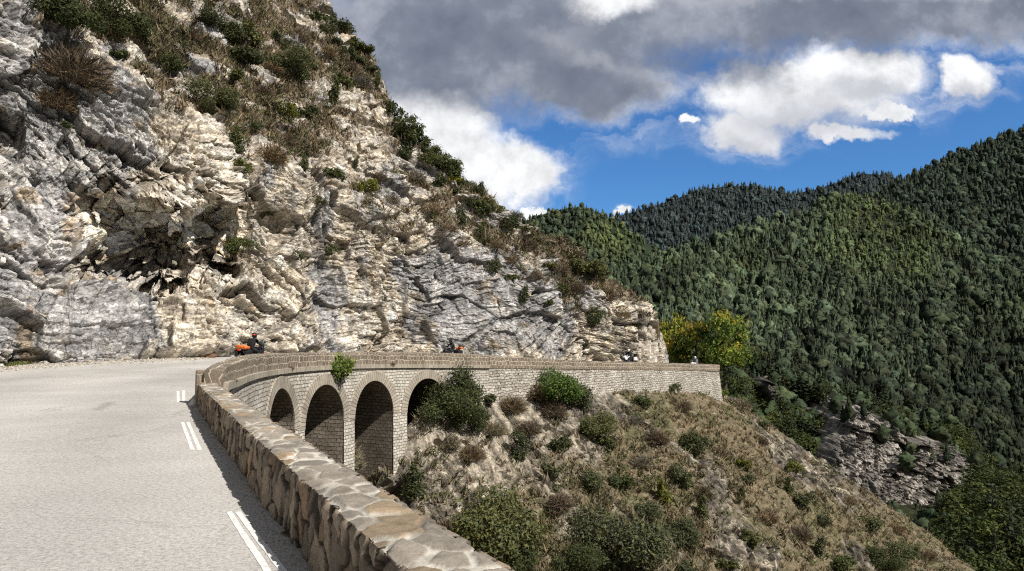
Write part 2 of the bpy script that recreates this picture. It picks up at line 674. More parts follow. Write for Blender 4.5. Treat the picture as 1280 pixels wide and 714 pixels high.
m, nt2, b = new_mat('asphalt', 0.93)
n1 = noise_node(nt2, 0.35, 4, 0.6)
n2 = noise_node(nt2, 22, 7, 0.85)
v = N(nt2, 'ShaderNodeTexVoronoi')
v.inputs['Scale'].default_value = 70
tcn = N(nt2, 'ShaderNodeTexCoord')
nt2.links.new(tcn.outputs['Object'], v.inputs['Vector'])
r1 = ramp(nt2, n1.outputs['Fac'], [(0.3, (0.56, 0.535, 0.495)), (0.72, (0.71, 0.68, 0.635))])
r2 = ramp(nt2, n2.outputs['Fac'], [(0.34, 0.35), (0.50, 1.0), (0.66, 1.4)])
r3 = ramp(nt2, v.outputs['Distance'], [(0.0, 1.12), (0.6, 0.74)])
c = mixc(nt2, r1.outputs['Color'], r2.outputs['Color'], 0.85, 'MULTIPLY')
c = mixc(nt2, c, r3.outputs['Color'], 0.8, 'MULTIPLY')
vc = N(nt2, 'ShaderNodeTexVoronoi', feature='DISTANCE_TO_EDGE')
vc.inputs['Scale'].default_value = 0.33
wv_ = noise_node(nt2, 1.6, 5, 0.7)
adv = N(nt2, 'ShaderNodeVectorMath', operation='MULTIPLY_ADD')
nt2.links.new(wv_.outputs['Color'], adv.inputs[0])
adv.inputs[1].default_value = (1.1, 1.1, 0)
nt2.links.new(tcn.outputs['Object'], adv.inputs[2])
nt2.links.new(adv.outputs[0], vc.inputs['Vector'])
rc = ramp(nt2, vc.outputs['Distance'], [(0.0, 0.72), (0.006, 0.80), (0.012, 1.0)])
n5 = noise_node(nt2, 0.18, 3, 0.6)
rk5 = ramp(nt2, n5.outputs['Fac'], [(0.48, 0.0), (0.58, 1.0)])
c = mixc(nt2, c, rc.outputs['Color'], rk5.outputs['Color'], 'MULTIPLY')
a = attr(nt2, 'Col')
c = mixc(nt2, c, a.outputs['Color'], 1.0, 'MULTIPLY')
nt2.links.new(c, b.inputs['Base Color'])
bump(nt2, b, n2.outputs['Fac'], 0.35, 0.02)
MAT_ROAD = m
# wheel tracks, edge dirt
tn = np.broadcast_to(tt, RX.shape)
ctrack = 1 + 0.07 * np.cos(tn * 2 * PI * 3.0) + 0.10 * fbm(RV * np.array([0.25, 0.25, 0]), 4, 11)
edge = 1 - 0.22 * sstep(0.9, 1.0, tn + 0.04 * vnoise(RV * 0.8, 3)) - 0.15 * (1 - sstep(0.0, 0.05, tn))
cc = np.stack([ctrack * edge, ctrack * edge, ctrack * edge * (1 - 0.05 * sstep(0.9, 1, tn))], -1)
road = mesh_from('road', RV, grid_faces(*RX.shape), MAT_ROAD, col=cc, smooth=True)
tag(road, 'pale sunlit asphalt mountain road sweeping along the cliff', kind='structure')
road_bvh = BVHTree.FromPolygons([tuple(p) for p in RV.reshape(-1, 3).tolist()], grid_faces(*RX.shape).tolist())


def road_h(x, y):
    h = road_bvh.ray_cast(Vector((x, y, 50)), Vector((0, 0, -1)))
    return h[0].z if h[0] is not None else float(ROADZ(y))


# ------------------------------------------------------------------ painted dashes
m, nt2, b = new_mat('worn_white_paint', 0.7)
n1 = noise_node(nt2, 14, 6, 0.7)
r1 = ramp(nt2, n1.outputs['Fac'], [(0.34, (0.60, 0.58, 0.54)), (0.50, (0.90, 0.89, 0.87))])
nt2.links.new(r1.outputs['Color'], b.inputs['Base Color'])
MAT_PAINT = m


def ground_pt(px, py):
    sx, sz = slopes(px, py)
    d = Vector((float(sx), 1, float(sz))).normalized()
    h = road_bvh.ray_cast(Vector(CAM), d)
    return h[0]


def stripe(p, q, width):
    V, n = [], 14
    t = (q - p)
    t.z = 0
    t.normalize()
    nn = Vector((t.y, -t.x, 0))
    for i in range(n + 1):
        c0 = p.lerp(q, i / n)
        for s_ in (-1, 1):
            e_ = c0 + nn * s_ * (width / 2 + random.uniform(-0.004, 0.004))
            V.append((e_.x, e_.y, road_h(e_.x, e_.y) + 0.004))
    return mesh_from('road_marking', np.array(V), grid_faces(n + 1, 2), MAT_PAINT)


for (x0, y0, x1, y1, wd, lb) in [(286, 640, 341, 724, 0.058, 'near'), (297, 640, 362, 724, 0.058, 'near'), (228, 528, 241, 563, 0.066, 'middle'), (235, 528, 250, 563, 0.066, 'middle'),
                                 (222.5, 489, 223, 503, 0.085, 'far'), (229.5, 488, 229.5, 503, 0.085, 'far')]:
    o = stripe(ground_pt(x0, y0), ground_pt(x1, y1), wd)
    tag(o, 'worn white dash of the %s painted pair beside the stone parapet' % lb, kind='structure')

# ------------------------------------------------------------------ near stone parapet (one mesh of raised irregular stones)
def stone_field(s, t, cs, ct, seed, jit=0.0):
    """returns raise profile 0..1, stone random, mortar mask for a surface in metres"""
    q = np.stack([s / cs, t / ct, np.full_like(s, 0.5)], -1)
    wv = np.stack([vnoise(np.stack([s * 3, t * 3, 0 * s], -1), seed + 5), vnoise(np.stack([s * 3 + 40, t * 3, 0 * s], -1), seed + 6), 0 * s], -1)
    q = q + 0.16 * wv
    i = np.floor(q[..., :2]).astype(np.int64)
    f1 = np.full(s.shape, 9.0)
    f2 = np.full(s.shape, 9.0)
    cid = np.zeros(s.shape)
    ox_ = np.zeros(s.shape)
    oy_ = np.zeros(s.shape)
    for a in (-2, -1, 0, 1, 2):
        for b_ in (-2, -1, 0, 1, 2):
            ix, iy = i[..., 0] + a, i[..., 1] + b_
            z0 = np.zeros_like(ix)
            ox = ix + 0.5 + (h3(ix, iy, z0, seed) - 0.5) * 0.95
            oy = iy + 0.5 + (h3(ix, iy, z0, seed + 1) - 0.5) * 0.95
            l = np.hypot(ox - q[..., 0], oy - q[..., 1])
            mm = l < f1
            f2 = np.where(mm, f1, np.minimum(f2, l))
            f1 = np.where(mm, l, f1)
            cid = np.where(mm, h3(ix, iy, z0, seed + 2), cid)
            ox_ = np.where(mm, ox - q[..., 0], ox_)
            oy_ = np.where(mm, oy - q[..., 1], oy_)
    t1 = np.modf(cid * 57.31)[0] - 0.5
    t2 = np.modf(cid * 131.77)[0] - 0.5
    return (f2 - f1), cid, ox_ * t1 + oy_ * t2


def build_near_parapet():
    s0 = -13.5
    dens = np.concatenate([np.arange(s0, -6, 0.05), np.arange(-6, 3, 0.014), np.arange(3, 8, 0.022), np.arange(8, W_END + 0.01, 0.04)])
    hin = np.arange(-0.1, W_H, 0.016)
    tw = np.arange(0, W_TH, 0.014)
    hout = np.arange(W_H, -1.2, -0.04)
    # perimeter stations: (across, height, zone, run)
    prof = [(0.0, h, 0, h) for h in hin] + [(0.0 + t_, W_H, 1, t_) for t_ in tw] + [(W_TH, h, 2, h) for h in hout]
    pr = np.array(prof)
    S, Q = np.meshgrid(dens, np.arange(len(pr)), indexing='ij')
    ac, ht, zn, rn = pr[Q, 0], pr[Q, 1], pr[Q, 2], pr[Q, 3]
    V = np.zeros(S.shape + (3,))
    base = WP[None, None] + S[..., None] * WD
    fin, cin, tin = stone_field(S, rn, 0.22, 0.40, 21)
    ftp, ctp, ttp = stone_field(S, rn + 2, 0.36, 0.26, 57)
    z1 = zn == 1
    f = np.where(z1, ftp, fin)
    cidv = np.where(z1, ctp, cin)
    # smaller edge distance = mortar joint
    jn = 0.02 * vnoise(np.stack([S * 9, rn * 9, zn], -1), 8)
    up = np.where(z1, sstep(0.10, 0.19, f + jn * 2), sstep(0.04, 0.12, f + jn))
    mort = 1 - np.where(z1, sstep(0.11, 0.17, f + jn * 2.5), sstep(0.07, 0.15, f + jn * 2))
    rough = fbm(np.stack([S * 7, rn * 7, zn * 5.0], -1), 5, 31)
    rg2 = ridged(np.stack([S * 4, rn * 9, zn * 5.0], -1), 4, 37)
    dsp = np.where(z1, 0.013 * up + 0.014 * (cidv - 0.5) + 0.03 * ttp * up + 0.007 * rough + 0.008 * rg2, 0.034 * up + 0.035 * (cidv - 0.5) + 0.075 * tin * up + 0.016 * rough + 0.014 * rg2)
    # rounded arrises
    ein = np.where(zn == 0, W_H - ht, np.where(z1, ac, 9))
    eout = np.where(zn == 2, W_H - ht, np.where(z1, W_TH - ac, 9))
    e = np.minimum(ein, eout)
    rnd = 0.022 * (1 - sstep(0, 0.045, e)) * (0.5 + 1.2 * cidv + 0.8 * rough)
    wob = 0.02 * fbm(np.stack([S * 0.6, 0 * S, 0 * S], -1), 3, 77)
    across = ac + np.where(zn == 0, -dsp + rnd, 0) + np.where(zn == 2, dsp - rnd, 0) + wob
    across = across + np.where(z1, np.where(ac < 0.02, -0.03 * up, 0), 0)
    top_lift = np.where(z1, dsp - rnd, 0)
    slope_top = -0.04 * (ac / W_TH) * (zn >= 1)
    grow = np.interp(S, [W_END - 9, W_END], [0, 0.03])
    V[..., 0] = base[..., 0] + across * WN[0]
    V[..., 1] = base[..., 1] + across * WN[1]
    V[..., 2] = ht + top_lift + np.where(ht > 0.2, grow, 0) + 0.012 * fbm(np.stack([S * 0.8, 0 * S, 0 * S + 4], -1), 3, 12) * (ht > 0.3)
    # colours
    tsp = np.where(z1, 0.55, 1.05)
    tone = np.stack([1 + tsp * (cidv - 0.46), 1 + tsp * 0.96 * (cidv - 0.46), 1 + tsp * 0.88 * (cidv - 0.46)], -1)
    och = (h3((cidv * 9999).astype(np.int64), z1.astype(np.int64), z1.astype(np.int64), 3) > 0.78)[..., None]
    stone_s = np.array([0.235, 0.190, 0.142]) * tone  # side stones darker than the top: the face's shade is in the colour
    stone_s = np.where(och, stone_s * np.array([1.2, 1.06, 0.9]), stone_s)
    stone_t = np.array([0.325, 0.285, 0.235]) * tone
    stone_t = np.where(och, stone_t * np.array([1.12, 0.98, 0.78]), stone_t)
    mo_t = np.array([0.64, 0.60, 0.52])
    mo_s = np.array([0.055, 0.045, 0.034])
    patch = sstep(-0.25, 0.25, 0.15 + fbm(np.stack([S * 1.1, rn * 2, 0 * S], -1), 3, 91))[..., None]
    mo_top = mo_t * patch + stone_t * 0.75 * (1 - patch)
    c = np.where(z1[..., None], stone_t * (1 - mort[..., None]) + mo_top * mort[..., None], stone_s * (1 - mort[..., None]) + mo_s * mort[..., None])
    c = c * (1 + 0.28 * rough[..., None])
    lich = sstep(0.25, 0.5, fbm(np.stack([S * 2.2, rn * 2.2, zn], -1), 4, 44))[..., None]
    c = c * (1 - 0.35 * lich) + np.array([0.10, 0.09, 0.07]) * 0.35 * lich
    # end caps are hidden by the corner block and lie behind the rider
    mt = mat_attr('parapet_stone', 38, 0.72, 1.25, 0.5, 0.012)
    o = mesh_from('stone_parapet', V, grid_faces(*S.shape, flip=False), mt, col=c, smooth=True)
    tag(o, 'low rubble stone parapet with pale mortared top running along the near road edge', 'parapet')
    return o


near_parapet = build_near_parapet()

# ------------------------------------------------------------------ masonry materials
def mat_masonry(name, c1, c2, mortar, bw, rh, ms, dist=0.05, bmp=0.6, stain=0.35, squash=1.0):
    m, nt, b = new_mat(name, 0.95)
    uv = N(nt, 'ShaderNodeUVMap', uv_map='UVMap')
    nz = noise_node(nt, 1.3, 3, 0.6, vec=uv.outputs[0])
    nz2 = noise_node(nt, 6, 3, 0.6, vec=uv.outputs[0])
    def vm(op, a, bb):
        n = N(nt, 'ShaderNodeVectorMath', operation=op)
        for s, v in zip(n.inputs, (a, bb)):
            if hasattr(v, 'is_output'):
                nt.links.new(v, s)
            else:
                s.default_value = v
        return n.outputs[0]
    off = vm('MULTIPLY', vm('SUBTRACT', nz.outputs['Color'], (.5, .5, .5)), (dist * 6, dist * 3, 0))
    off2 = vm('MULTIPLY', vm('SUBTRACT', nz2.outputs['Color'], (.5, .5, .5)), (dist * 2.5, dist * 1.6, 0))
    q = vm('ADD', vm('ADD', uv.outputs[0], off), off2)
    br = N(nt, 'ShaderNodeTexBrick')
    nt.links.new(q, br.inputs['Vector'])
    br.inputs['Scale'].default_value = 1
    br.inputs['Mortar Size'].default_value = ms
    br.inputs['Mortar Smooth'].default_value = 0.6
    br.inputs['Bias'].default_value = 0
    br.inputs['Brick Width'].default_value = bw
    br.inputs['Row Height'].default_value = rh
    br.offset_frequency = 2
    br.squash = squash
    br.squash_frequency = 3
    br.inputs['Color1'].default_value = (*c1, 1)
    br.inputs['Color2'].default_value = (*c2, 1)
    br.inputs['Mortar'].default_value = (*mortar, 1)
    n3 = noise_node(nt, 0.55, 6, 0.65)
    r3 = ramp(nt, n3.outputs['Fac'], [(0.32, 1 - stain), (0.6, 1.0), (0.8, 1.12)])
    n4 = noise_node(nt, 16, 5, 0.7)
    r4 = ramp(nt, n4.outputs['Fac'], [(0.3, 0.72), (0.7, 1.2)])
    c = mixc(nt, br.outputs['Color'], r3.outputs['Color'], 1.0, 'MULTIPLY')
    c = mixc(nt, c, r4.outputs['Color'], 1.0, 'MULTIPLY')
    nt.links.new(c, b.inputs['Base Color'])
    inv = M2(nt, 'SUBTRACT', 1.0, br.outputs['Fac'])
    hgt = M2(nt, 'ADD', inv, M2(nt, 'MULTIPLY', n4.outputs['Fac'], 0.5))
    bump(nt, b, hgt, bmp, 0.04)
    return m


def M2(nt, op, a, b=None):
    n = N(nt, 'ShaderNodeMath', operation=op)
    for s, v in zip(n.inputs, (a, b)):
        if v is None:
            continue
        if hasattr(v, 'is_output'):
            nt.links.new(v, s)
        else:
            s.default_value = v
    return n.outputs[0]


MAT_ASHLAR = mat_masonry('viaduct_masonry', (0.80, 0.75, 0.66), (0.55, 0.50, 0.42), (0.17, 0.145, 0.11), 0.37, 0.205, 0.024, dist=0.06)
MAT_VOUS = mat_masonry('voussoir_stone', (0.55, 0.49, 0.40), (0.42, 0.37, 0.30), (0.16, 0.135, 0.10), 0.21, 0.9, 0.018, dist=0.015)
MAT_PARA = mat_masonry('rubble_parapet', (0.31, 0.25, 0.185), (0.20, 0.16, 0.118), (0.66, 0.58, 0.46), 0.38, 0.33, 0.034, dist=0.12, stain=0.25)
MAT_STRING = mat_masonry('string_course_stone', (0.56, 0.50, 0.40), (0.46, 0.41, 0.33), (0.22, 0.19, 0.14), 0.62, 0.6, 0.02, dist=0.02)
MAT_RUBBLE = mat_masonry('rough_white_rubble', (0.76, 0.71, 0.62), (0.46, 0.415, 0.35), (0.13, 0.11, 0.085), 0.42, 0.23, 0.032, dist=0.14)


def offset_pt(y, out, z):
    """point on the curve at y moved OUT metres towards the ravine, at height z"""
    _, n = curve_frame(y)
    x = OX(y)
    y = np.asarray(y, float)
    out = np.asarray(out, float)
    return np.stack(np.broadcast_arrays(x + n[..., 0] * out, y + n[..., 1] * out, z), -1)


def strip(name, ys, prof, mat, parent, label=None):
    """sweep a profile [(out, z(y) callable, run)] along the curve"""
    rows, uvs = [], []
    s = s_of_y(ys)
    for (o_, zf, run) in prof:
        rows.append(offset_pt(ys, o_, zf(ys)))
        uvs.append(np.stack([s, np.full_like(s, 0) + run(ys)], -1))
    V = np.stack(rows, 1)
    U = np.stack(uvs, 1)
    n, m_ = V.shape[:2]
    # caps
    o = mesh_from(name, V, [grid_faces(n, m_), np.array([list(range(m_))]), np.array([list(range((n - 1) * m_, n * m_))[::-1]])], mat, parent, uv=U)
    return o


# ------------------------------------------------------------------ viaduct
YV1 = 59.0                                   # viaduct ends, retaining wall begins
viaduct = empty('viaduct', (float(OX(45)), 45, -6))
tag(viaduct, 'curved stone road viaduct with four tall arches over the ravine', 'viaduct')
VO = viaduct.location.copy()


def under(o, parent):
    o.parent = parent
    o.matrix_parent_inverse = Matrix.Translation(-Vector(parent.location))
    return o


ARCH = [(34.6, 39.3), (40.6, 45.18), (46.45, 50.76), (52.05, 56.0)]
ARCH = [(float(s_of_y(a)), float(s_of_y(b_))) for a, b_ in ARCH]
CROWN = [-0.62, -0.78, -0.86, -0.98]
ZB = -15.0
DEPTH = 4.6


def wall_face():
    V, U, Q = [], [], []

    def quadcol(s0, s1, b0, b1, nz=14):
        i0 = len(V)
        for s_, bb in ((s0, b0), (s1, b1)):
            y = y_of_s(s_)
            t_ = SBZ(y) + 0.02
            for z in np.linspace(bb, t_, nz):
                bat = 0.0 if z > -1.5 else (-1.5 - z) * 0.02
                V.append(offset_pt(y, -0.02 + bat, z))
                U.append((s_, z))
        for j in range(nz - 1):
            Q.append((i0 + j, i0 + nz + j, i0 + nz + j + 1, i0 + j + 1))
    cuts = [0.0]
    for a, b_ in ARCH:
        cuts += [a, b_]
    cuts.append(float(s_of_y(YV1)))
    for j in range(0, len(cuts), 2):
        ss = np.linspace(cuts[j], cuts[j + 1], max(3, int((cuts[j + 1] - cuts[j]) / 0.4)))
        for a, b_ in zip(ss[:-1], ss[1:]):
            quadcol(a, b_, ZB, ZB, 30)
    for (a, b_), cr in zip(ARCH, CROWN):
        r = (b_ - a) / 2
        th = np.linspace(PI, 0, 33)
        ss = (a + b_) / 2 + r * np.cos(th)
        zz = cr - r + r * np.sin(th)
        for k_ in range(32):
            quadcol(ss[k_], ss[k_ + 1], zz[k_], zz[k_ + 1], 6)
    return mesh_from('spandrel_wall', np.array(V), np.array(Q), MAT_ASHLAR, uv=np.array(U))


under(wall_face(), viaduct)
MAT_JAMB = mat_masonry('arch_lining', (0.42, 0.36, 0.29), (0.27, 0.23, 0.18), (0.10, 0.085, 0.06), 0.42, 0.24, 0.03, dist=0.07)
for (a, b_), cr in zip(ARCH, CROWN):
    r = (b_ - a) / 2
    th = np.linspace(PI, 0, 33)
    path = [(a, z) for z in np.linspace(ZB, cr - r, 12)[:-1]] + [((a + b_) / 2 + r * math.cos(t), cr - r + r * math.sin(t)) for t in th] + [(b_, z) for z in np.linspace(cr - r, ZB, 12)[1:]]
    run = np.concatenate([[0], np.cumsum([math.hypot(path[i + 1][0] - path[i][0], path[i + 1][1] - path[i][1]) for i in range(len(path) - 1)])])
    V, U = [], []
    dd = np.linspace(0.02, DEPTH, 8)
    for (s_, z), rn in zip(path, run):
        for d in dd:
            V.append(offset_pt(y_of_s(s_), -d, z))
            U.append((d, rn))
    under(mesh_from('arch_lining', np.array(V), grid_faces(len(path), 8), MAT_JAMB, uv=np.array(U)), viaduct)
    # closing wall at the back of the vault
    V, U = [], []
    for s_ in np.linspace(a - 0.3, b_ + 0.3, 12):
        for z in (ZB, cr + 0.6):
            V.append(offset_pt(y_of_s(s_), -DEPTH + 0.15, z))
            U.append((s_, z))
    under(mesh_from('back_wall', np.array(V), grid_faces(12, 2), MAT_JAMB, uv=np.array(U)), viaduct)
    # ring of voussoirs, slightly proud of the wall
    th = np.linspace(PI + 0.0, 0.0, 41)
    V, U = [], []
    for t in th:
        for (rr, o_) in ((r - 0.01, -0.05), (r - 0.01, 0.045), (r + 0.62, 0.045), (r + 0.64, -0.03)):
            s_ = (a + b_) / 2 + rr * math.cos(t)
            V.append(offset_pt(y_of_s(s_), o_, cr - r + rr * math.sin(t)))
            U.append((r * t, rr - r + 0.12 + (o_ < 0) * 0.01))
    under(mesh_from('arch_ring', np.array(V), grid_faces(len(th), 4), MAT_VOUS, uv=np.array(U)), viaduct)
yv = np.linspace(20.2, YV1, 130)
cst = lambda v_: (lambda y: np.full_like(np.asarray(y, float), v_))
sc_top = lambda y: SBZ(y) + 0.24
under(strip('string_course', yv, [(-0.05, SBZ, cst(0.02)), (0.12, SBZ, cst(0.1)), (0.13, sc_top, cst(0.34)), (-0.1, lambda y: sc_top(y) + 0.02, cst(0.5))], MAT_STRING, None), viaduct)
yv = np.linspace(CY0 + 0.1, YV1, 420)
jit = lambda y, k_: 0.02 * vnoise(np.stack([s_of_y(y) * 2.4, 0 * y + k_, 0 * y], -1), 3)
TH2 = 0.46
# the coping falls a little towards the ravine, as the banked bend does
prof = [(0.0, lambda y: sc_top(y) - 0.15, cst(0.0)), (0.0, lambda y: sc_top(y) + 0.25 * (TOPZ(y) - sc_top(y)), lambda y: 0.2 + 0 * y),
        (0.012, lambda y: TOPZ(y) - 0.04 + jit(y, 0), lambda y: TOPZ(y) - sc_top(y)), (-0.04, lambda y: TOPZ(y) + jit(y, 1), lambda y: TOPZ(y) - sc_top(y) + 0.06),
        (-TH2 + 0.05, lambda y: TOPZ(y) + 0.05 + jit(y, 2), lambda y: TOPZ(y) - sc_top(y) + 0.45),
        (-TH2, lambda y: TOPZ(y) + jit(y, 3), lambda y: TOPZ(y) - sc_top(y) + 0.5), (-TH2, lambda y: ROADZ(y) - 0.2, lambda y: TOPZ(y) - sc_top(y) + 1.2)]
under(strip('parapet', yv, prof, MAT_PARA, None), viaduct)
# block that closes the taller parapet against the low near wall
blk = MB()
ang = math.atan2(WD[1], WD[0])
e0 = WP + WD * W_END
R3 = Matrix.Rotation(ang - PI / 2, 3, 'Z')
blk.box((e0[0] + WN[0] * 0.235, e0[1] + WN[1] * 0.235 - 0.02, 0.42), (0.54, 0.36, 1.12), R3, 0.07)
MAT_BLK = mat_masonry('corner_block_stone', (0.42, 0.33, 0.25), (0.34, 0.28, 0.22), (0.60, 0.54, 0.44), 0.34, 0.30, 0.03, dist=0.03)
under(blk.build('end_block', MAT_BLK), viaduct)

# ------------------------------------------------------------------ retaining wall beyond the viaduct
rwall = empty('retaining_wall', (float(OX(75)), 75, -3))
tag(rwall, 'pale rubble retaining wall carrying the road beyond the arches', 'wall')
yr = np.linspace(YV1 + 0.003, CY1, 160)
pf = [(0.0, lambda y: SBZ(y) - 6.5, lambda y: SBZ(y) - 6.5)]
V, U = [], []
for y in yr:
    for z in np.linspace(float(SBZ(y)) - 7.0, float(SBZ(y)) + 0.1, 12):
        bt = 0.10 * max(0, float(SBZ(y)) - z) * float(np.interp(y, [YV1, 63], [0, 1]))
        V.append(offset_pt(y, -0.02 + bt, z))
        U.append((float(s_of_y(y)), z))
nf = 12
# the return of the wall round its far end, battered
_, nn_ = curve_frame(CY1)
tt_, _ = curve_frame(CY1)
Vr, Ur = [], []
for j, d in enumerate(np.linspace(0, 6.0, 8)):
    for z in np.linspace(float(SBZ(CY1)) - 7.0, float(SBZ(CY1)) + 0.1, 12):
        bt = 0.10 * max(0, float(SBZ(CY1)) - z)
        q = offset_pt(CY1, -0.02 + bt - d, z)
        q = q + np.array([tt_[0], tt_[1], 0]) * bt * min(1, d + 0.0) * 0.8
        Vr.append(q)
        Ur.append((200 + d, z))
under(mesh_from('wall_face', np.array(V + Vr), [grid_faces(len(yr), nf), grid_faces(8, nf, len(V))], MAT_RUBBLE, uv=np.array(U + Ur)), rwall)
prof2 = [(0.0, lambda y: SBZ(y) - 0.05, cst(0.0)), (0.05, lambda y: SBZ(y) + 0.02, cst(0.05)), (0.05, lambda y: TOPZ(y) - 0.03 + jit(y, 0), lambda y: TOPZ(y) - SBZ(y)),
         (0.0, lambda y: TOPZ(y) + jit(y, 1), lambda y: TOPZ(y) - SBZ(y) + 0.06), (-0.42, lambda y: TOPZ(y) + 0.02 + jit(y, 2), lambda y: TOPZ(y) - SBZ(y) + 0.5),
         (-0.44, lambda y: ROADZ(y) - 0.2, lambda y: TOPZ(y) - SBZ(y) + 1.1)]
under(strip('parapet', np.linspace(YV1 + 0.003, CY1 + 0.05, 220), prof2, MAT_PARA, None), rwall)
# ------------------------------------------------------------------ terrain materials
MAT_CLIFF = mat_rock('fractured_limestone', 2.6)
MAT_SLOPE = mat_rock('scrubby_slope', 3.2, 0.5, 1.35)
MAT_HILL = mat_attr('forest_floor', 0.5, 0.35, 1.7, 1.0, 1.5, detail=10)


def gblob(px, py, x, y, rx, ry, pw=1.0):
    return np.clip(1 - np.hypot((px - x) / rx, (py - y) / ry), 0, 1) ** pw


def smooth_normals(V):
    du = np.gradient(V, axis=0)
    dv = np.gradient(V, axis=1)
    n = np.cross(du, dv)
    return n / np.maximum(np.linalg.norm(n, axis=-1, keepdims=True), 1e-9)


def blur(a, k):
    for ax_ in (0, 1):
        pad = [(k, k) if i == ax_ else (0, 0) for i in range(a.ndim)]
        c = np.cumsum(np.pad(a, pad, mode='edge'), axis=ax_)
        z = np.zeros_like(np.take(c, [0], axis=ax_))
        c = np.concatenate([z, c], axis=ax_)
        n = a.shape[ax_]
        a = (np.take(c, np.arange(2 * k + 1, 2 * k + 1 + n), axis=ax_) - np.take(c, np.arange(0, n), axis=ax_)) / (2 * k + 1)
    return a


def jitter_cell(x, seed, extra=None):
    """index, fraction and width of the cell of a line cut at irregular places"""
    ex = np.zeros_like(x, dtype=np.int64) if extra is None else extra
    z0 = np.zeros_like(ex)
    i = np.floor(x).astype(np.int64)
    bd = lambda k_: k_ + 0.42 * (2 * h3(k_, ex, z0, seed) - 1)
    i = np.where(x < bd(i), i - 1, i)
    i = np.where(x >= bd(i + 1), i + 1, i)
    a, b_ = bd(i), bd(i + 1)
    return i, (x - a) / np.maximum(b_ - a, 1e-3), b_ - a


def blocks(u, v, su, sv, seed):
    """beds cut by joints: random step of each block, its two tilts and the distance to its edges in metres"""
    li, fv, hv = jitter_cell(v / sv, seed)
    z0 = np.zeros_like(li)
    k_ = 0.6 + 0.9 * h3(li, z0, z0, seed + 1)
    uu = (u + 0.35 * v) / su * k_ + 37.7 * h3(li, z0, z0, seed + 2)
    bi, fu, hu = jitter_cell(uu, seed + 3, li)
    r = h3(li, bi, z0, seed + 4)
    t1 = h3(li, bi, z0, seed + 5) - 0.5
    t2 = h3(li, bi, z0, seed + 6) - 0.5
    ed = np.minimum(np.minimum(fv, 1 - fv) * hv * sv, np.minimum(fu, 1 - fu) * hu * su / k_)
    return r, t1 * (fu - 0.5) * 2, t2 * (fv - 0.5) * 2, ed


def rock_relief(Pw, dip, scale=1.0, seed=100, bedding=1.0, wild=0.75):
    """bedded, jointed rock: displacement in metres and block tone; DIP (radians) tilts the beds seen from the road"""
    x, y, z = Pw[..., 0], Pw[..., 1], Pw[..., 2]
    a = x * 0.8 + y * 0.3
    c = y * 0.8 - x * 0.2
    wx = fbm(Pw * 0.35 / scale, 4, seed + 1) * 0.55 * scale
    wz = fbm(Pw * 0.30 / scale + 31, 4, seed + 2) * 0.55 * scale
    q = np.stack([(a + wx) / (4.6 * scale), (z + wz) / (3.4 * scale), c / (5 * scale)], -1)
    f1, f2, cid, vec = worley(q, seed)
    e1 = np.modf(cid * 57.31)[0] - 0.5
    e2 = np.modf(cid * 131.77)[0] - 0.5
    dp = dip + (np.modf(cid * 311.3)[0] - 0.5) * wild
    u = (a + wx * 0.6) * np.cos(dp) + (z + wz * 0.6) * np.sin(dp) + cid * 40
    v_ = -(a + wx * 0.6) * np.sin(dp) + (z + wz * 0.6) * np.cos(dp) + e1 * 30
    D = scale * (1.15 * (cid - 0.5) + 1.1 * (vec[..., 0] * e1 + vec[..., 1] * (e2 + 0.25)))
    crack = 1 - 0.35 * (1 - sstep(0.0, 0.06, f2 - f1))
    tone = (cid - 0.5) * 0.35
    for k_, (su, sv, amp, tl, sd) in enumerate(((1.9, 0.85, 0.50, 0.30, 10), (0.75, 0.34, 0.22, 0.15, 20), (0.30, 0.15, 0.085, 0.06, 30))):
        r, p1, p2, ed = blocks(u, v_, su * scale, sv * scale, seed + sd)
        D = D + scale * bedding * (amp * (r - 0.5) * 1.3 + tl * (p1 + p2))
        cw = (0.07, 0.035, 0.02)[k_] * scale
        lineon = sstep(-0.2, 0.2, vnoise(Pw * 0.9 / scale + sd, seed + sd + 8))
        crack = crack * (1 - (0.55, 0.42, 0.25)[k_] * (1 - sstep(0.2 * cw, cw, ed)) * lineon)
        D = D - scale * 0.10 * (1 - sstep(0, cw * 1.4, ed)) * lineon * (1, 0.6, 0.3)[k_]
        tone = tone + (r - 0.5) * (0.45, 0.55, 0.55)[k_]
    # chipped, conchoidal breaks
    for (su, amp, sd) in ((0.85, 0.20, 60), (0.36, 0.10, 70)):
        q = np.stack([u / (su * scale), v_ / (su * 0.7 * scale), c / (su * scale)], -1)
        f1, f2, ci2, vec = worley(q, seed + sd)
        g1 = np.modf(ci2 * 57.31)[0] - 0.5
        g2 = np.modf(ci2 * 131.77)[0] - 0.5
        D = D + scale * amp * ((ci2 - 0.5) * 0.9 + 1.3 * (vec[..., 0] * g1 + vec[..., 1] * g2))
        tone = tone + (ci2 - 0.5) * 0.34
    return D, (np.clip(1 + 0.75 * tone, 0.38, 1.5) * crack - 1) / 0.75, u, v_


